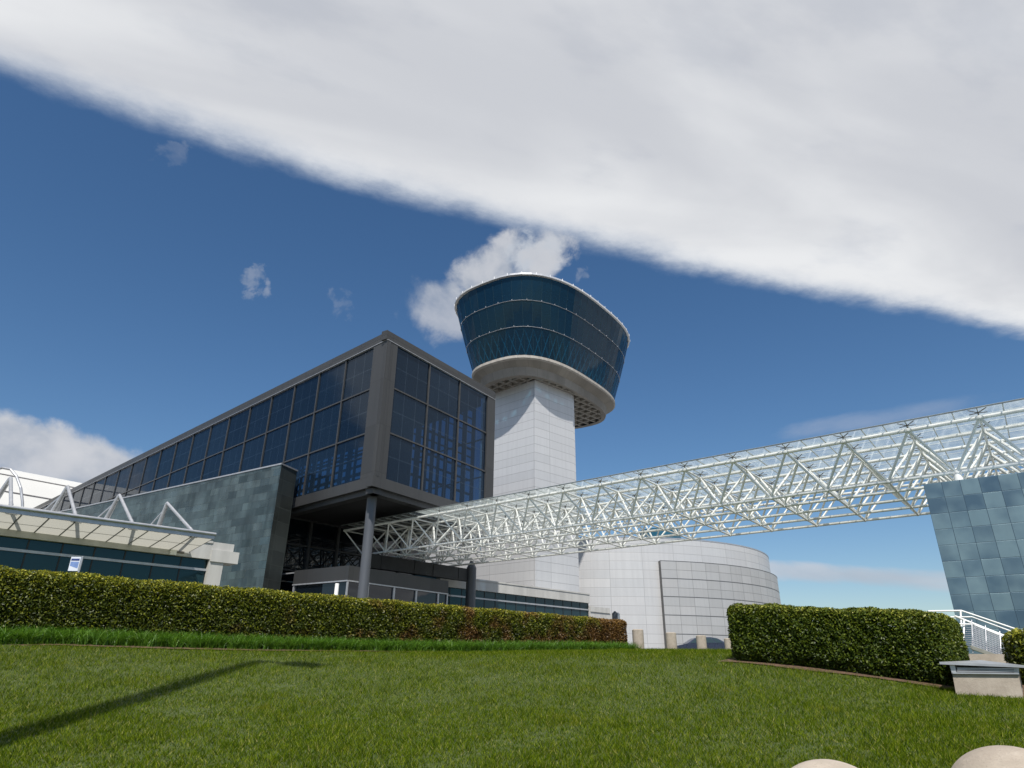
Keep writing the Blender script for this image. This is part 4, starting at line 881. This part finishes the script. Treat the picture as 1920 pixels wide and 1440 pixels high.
# ------------------------------------------------------------------ hedges, border, grass
def leaf_hedge(name, label, cat, Pa, Pb, thick, tops, mat, n, size, tone_f, group, round_r=0.22, core=twig_m):
    """clipped hedge: Pa..Pb front base line, tops = (z at Pa, z at Pb); leaves scattered over a rounded box"""
    Pa, Pb = np.asarray(Pa, float), np.asarray(Pb, float); d = (Pb-Pa)[:2]; L = np.linalg.norm(d); d = d/L; nb = np.array([-d[1], d[0]]); nb = nb if nb[1] > 0 else -nb
    root = thing(name, label, cat, ((Pa[0]+Pb[0])/2, (Pa[1]+Pb[1])/2, T1((Pa[0]+Pb[0])/2, (Pa[1]+Pb[1])/2)), group)
    H = float(np.mean(tops))-float(np.mean([T1(Pa[0], Pa[1]), T1(Pb[0], Pb[1])]))
    areas = np.array([L*H*1.25, L*thick, thick*H, thick*H]); pr = areas/areas.sum()
    side_ = rng.choice(4, n, p=pr); s = rng.random(n)*L; q = rng.random(n)*thick; h = rng.random(n)**0.92
    s = np.where(side_ == 2, 0, np.where(side_ == 3, L, s)); q = np.where(side_ == 0, 0, q); hh = np.where(side_ == 1, 1.0, h)
    # pull in toward the centre for rounded edges
    ns, nq, nz = np.where(side_ == 2, -1., np.where(side_ == 3, 1., 0.)), np.where(side_ == 0, -1., 0.), np.where(side_ == 1, 1., 0.)
    rr = round_r
    ex_q = np.clip((rr-q)/rr, 0, 1)+0*q; ex_b = np.clip((q-(thick-rr))/rr, 0, 1); ex_t = np.clip((hh*H-(H-rr))/rr, 0, 1); ex_l = np.clip((rr-s)/rr, 0, 1); ex_r = np.clip((s-(L-rr))/rr, 0, 1)
    cq = q+rr*(ex_q-ex_b); cs = s+rr*(ex_l-ex_r); cz_ = hh*H-rr*ex_t
    v3 = np.stack([s-cs, q-cq, hh*H-cz_], 1); ln = np.linalg.norm(v3, axis=1, keepdims=True); v3 = v3/np.maximum(ln, 1e-6)
    inside = ln[:, 0] < 1e-6; nrm = np.where(inside[:, None], np.stack([ns, nq, nz], 1), v3)
    pos_l = np.where(inside[:, None], np.stack([s, q, hh*H], 1), np.stack([cs, cq, cz_], 1)+v3*rr)
    wob = (np.sin(pos_l[:, 0]*3.1+pos_l[:, 2]*4.3)*0.5+np.sin(pos_l[:, 0]*7.7-pos_l[:, 2]*6.1+pos_l[:, 1]*5)*0.35+np.sin(pos_l[:, 0]*17.+pos_l[:, 2]*13.+pos_l[:, 1]*11)*0.3)*0.035
    depth = rng.random(n)**1.25*0.25
    pos_l = pos_l+nrm*(wob-depth+0.03)[:, None]
    # the foot is ragged and tucked in a little
    foot = np.clip(1-pos_l[:, 2]/(0.22*H), 0, 1); pos_l[:, 1] += foot*0.12*(pos_l[:, 1] < thick/2)
    f = np.clip(pos_l[:, 0]/L, -0.05, 1.05)
    gxy = Pa[:2][None]+pos_l[:, :1]*d[None]+pos_l[:, 1:2]*nb[None]
    gz = terr(gxy[:, 0], gxy[:, 1]); topz = tops[0]*(1-f)+tops[1]*f
    zz_ = gz+(topz-gz)*pos_l[:, 2]/H
    keep = (zz_ > gz+0.03)
    Cn = np.stack([gxy[:, 0], gxy[:, 1], zz_], 1)
    Nw = nrm[:, :1]*np.array([*d, 0])[None]+nrm[:, 1:2]*np.array([*nb, 0])[None]+nrm[:, 2:]*Z3[None]
    Nw = Nw*0.45+rng.normal(size=(n, 3))*0.60+np.array([0, 0, 0.55]); Nw /= np.linalg.norm(Nw, axis=1, keepdims=True)
    a = np.cross(Nw, rng.normal(size=(n, 3))); a /= np.linalg.norm(a, axis=1, keepdims=True); b = np.cross(Nw, a)
    sz = size*(0.65+0.7*rng.random(n))[:, None]
    V = np.stack([Cn-a*sz, Cn-b*sz*0.45+Nw*sz*0.12, Cn+a*sz, Cn+b*sz*0.45+Nw*sz*0.12], 1)[keep]
    tpn = (pos_l[:, 2]/H)[keep]; rn_lit = rng.random(n)[keep]*(0.68+0.1*tpn)+0.30*np.clip(tpn, 0, 1)**5  # sunlit top painted in: leaf colour lightens towards the top, with yellow new growth
    tone = tone_f(f, pos_l[:, 2]/H)[keep]
    m_ = len(V); np_mesh('foliage', V.reshape(-1, 3), np.arange(m_*4).reshape(m_, 4), mat, root, {'rnd': np.repeat(rn_lit, 4), 'tone': np.repeat(tone, 4)})
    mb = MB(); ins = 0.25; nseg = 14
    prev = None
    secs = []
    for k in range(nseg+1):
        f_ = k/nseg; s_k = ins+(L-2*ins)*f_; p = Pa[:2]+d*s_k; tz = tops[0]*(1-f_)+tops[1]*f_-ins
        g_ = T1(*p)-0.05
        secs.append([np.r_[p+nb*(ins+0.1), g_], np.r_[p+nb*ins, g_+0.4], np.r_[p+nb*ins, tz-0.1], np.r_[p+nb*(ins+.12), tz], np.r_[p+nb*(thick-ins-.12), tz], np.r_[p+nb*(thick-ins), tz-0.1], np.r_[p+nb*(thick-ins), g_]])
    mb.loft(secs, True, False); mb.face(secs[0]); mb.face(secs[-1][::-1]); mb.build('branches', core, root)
    return root
hA = Wy(0, 1190, 15.0); hB = Wy(1180, 1215, 27.0); hd = (hB-hA)[:2]; hd /= np.linalg.norm(hd)
hA2 = hA[:2]-hd*3.2
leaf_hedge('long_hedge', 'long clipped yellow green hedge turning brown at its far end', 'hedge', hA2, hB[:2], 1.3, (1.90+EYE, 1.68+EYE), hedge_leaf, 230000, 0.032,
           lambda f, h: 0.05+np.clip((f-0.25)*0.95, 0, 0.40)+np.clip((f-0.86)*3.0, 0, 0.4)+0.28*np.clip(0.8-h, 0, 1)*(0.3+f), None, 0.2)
rA = Wy(1383, 1240, 14.5); rB = Wy(1796, 1292, 12.0)
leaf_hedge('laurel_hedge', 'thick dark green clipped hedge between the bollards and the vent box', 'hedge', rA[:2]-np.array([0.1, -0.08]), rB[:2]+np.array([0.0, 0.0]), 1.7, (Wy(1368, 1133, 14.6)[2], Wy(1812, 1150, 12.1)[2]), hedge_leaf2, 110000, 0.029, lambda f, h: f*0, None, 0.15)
fA = Wy(1902, 1225, 12.6)
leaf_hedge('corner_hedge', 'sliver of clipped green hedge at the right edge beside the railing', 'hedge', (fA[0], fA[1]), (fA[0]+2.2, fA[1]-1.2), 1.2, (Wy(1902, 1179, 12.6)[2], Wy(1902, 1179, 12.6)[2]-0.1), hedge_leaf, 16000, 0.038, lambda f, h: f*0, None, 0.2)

# mulch beds (draped strips)
def strip(name, line, w0, w1, mat, dz=0.02):
    pts_ = []
    for i in range(len(line)-1):
        for f in np.linspace(0, 1, 12, endpoint=(i == len(line)-2)): pts_.append(np.array(line[i])*(1-f)+np.array(line[i+1])*f)
    P = np.array(pts_); d = np.gradient(P, axis=0); d /= np.linalg.norm(d, axis=1, keepdims=True); n = np.stack([-d[:, 1], d[:, 0]], 1); n[n[:, 1] < 0] *= -1
    ws = np.linspace(w0, w1, 10); V = []
    for i, p in enumerate(P):
        for k, w_ in enumerate(ws):
            jit = 0.09*math.sin(i*1.3)+0.07*math.sin(i*3.1) if k == 0 else 0
            q = p+n[i]*(w_+jit); V.append([q[0], q[1], T1(*q)+dz])
    V = np.array(V); m_ = len(ws); ii = (np.arange(m_-1)[None]+np.arange(len(P)-1)[:, None]*m_).ravel()
    o = np_mesh(name, V, np.stack([ii, ii+1, ii+1+m_, ii+m_], 1), mat); tag(o, kind='structure'); return o
strip('mulch_bed', [hA2, hB[:2]+hd*0.3], -1.24, 1.3, mulch_m)
rd = (rB-rA)[:2]; rd /= np.linalg.norm(rd)
strip('mulch_bed', [rA[:2]-rd*0.3, rB[:2]+rd*1.2], -0.28, 1.9, mulch_m)

# border of arching strap leaves
def blades(name, base, h, w_, mat, lean, segs=1, label=None, cat=None, tone=None, parent=None):
    n = len(base); ang = rng.random(n)*2*math.pi; dirx = np.stack([np.cos(ang), np.sin(ang), np.zeros(n)], 1); side_ = np.stack([-np.sin(ang), np.cos(ang), np.zeros(n)], 1)
    turn = rng.random(n)*math.pi; wv = side_*np.cos(turn)[:, None]+dirx*np.sin(turn)[:, None]
    h = h*(0.6+0.8*rng.random(n)); ln = lean*(0.3+1.2*rng.random(n))
    rnd = rng.random(n); tn = np.zeros(n) if tone is None else tone
    if segs == 1:
        V = np.stack([base-wv*w_/2, base+wv*w_/2, base+dirx*(h*ln)[:, None]+Z3*h[:, None]], 1).reshape(-1, 3)
        return np_mesh(name, V, np.arange(n*3).reshape(n, 3), mat, parent, {'rnd': np.repeat(rnd, 3), 'tone': np.repeat(tn, 3)})
    rows = []
    for k in range(segs+1):
        f = k/segs; c_ = base+dirx*(h*ln*f*f*1.3)[:, None]+Z3*(h*(f-0.42*f**3*ln))[:, None]; ww_ = w_*(1-0.85*f**2)/2
        rows.append(c_-wv*ww_); rows.append(c_+wv*ww_)
    V = np.stack(rows, 1); m_ = (segs+1)*2; V = V.reshape(-1, 3); Fs = []
    for k in range(segs): Fs.append(np.arange(n)[:, None]*m_+np.array([2*k, 2*k+1, 2*k+3, 2*k+2])[None])
    return np_mesh(name, V, np.concatenate(Fs), mat, parent, {'rnd': np.repeat(rnd, m_), 'tone': np.repeat(tn, m_)})
Lh = np.linalg.norm(hB[:2]-hA2); nn = np.array([hd[1], -hd[0]]); nn = nn if nn[1] < 0 else -nn
ncl = 1500; cs = rng.random(ncl)*(Lh-0.35); cw_ = 0.12+rng.random(ncl)*0.78
pc = hA2[None]+hd[None]*cs[:, None]+nn[None]*cw_[:, None]; pc = np.repeat(pc, 22, 0)+rng.normal(size=(ncl*22, 2))*0.035
bz = terr(pc[:, 0], pc[:, 1]); o = blades('border_plants', np.c_[pc, bz], np.full(len(pc), 0.33), 0.015, lily_m, 0.75, 3)
tag(o, 'bright green strap leaved border plants along the foot of the long hedge', 'ground cover', None, 'stuff')
# lawn blades: denser near the camera
n = 720000
yy = 5.5+(27-5.5)*rng.random(n)**1.55; xx = (rng.random(n)*2-1)*(yy*0.80+1.2)
fx = hA2[0]; dd = (xx-hA2[0])*nn[0]+(yy-hA2[1])*nn[1]
keep = dd > 1.22
dr2 = np.array([rd[1], -rd[0]]); dr2 = dr2 if dr2[1] < 0 else -dr2; d2 = (xx-rA[0])*dr2[0]+(yy-rA[1])*dr2[1]
s2 = (xx-rA[0])*rd[0]+(yy-rA[1])*rd[1]
keep &= ~((d2 < 0.27) & (s2 > -0.35))
xx, yy = xx[keep], yy[keep]; zz_ = terr(xx, yy)
pat = np.sin(xx*1.9+np.sin(yy*1.3)*1.7)*0.5+np.sin(yy*2.7+xx*0.8)*0.3+np.sin(xx*5.3-yy*4.1)*0.25
cl_ = np.sin(xx*9.1+np.sin(yy*6.3)*2.1)*np.sin(yy*8.3+np.sin(xx*5.7)*1.9)
hh = 0.044*(1+0.30*pat+0.35*cl_)*np.clip(0.75+yy/30, .8, 1.4)
o = blades('lawn_grass', np.c_[xx, yy, zz_-0.004], hh, 0.009, grass_m, 0.9, 1, tone=0.20*pat+0.14*cl_+0.12)
tag(o, 'mown green lawn grass sloping up to the hedges', 'grass', None, 'stuff')
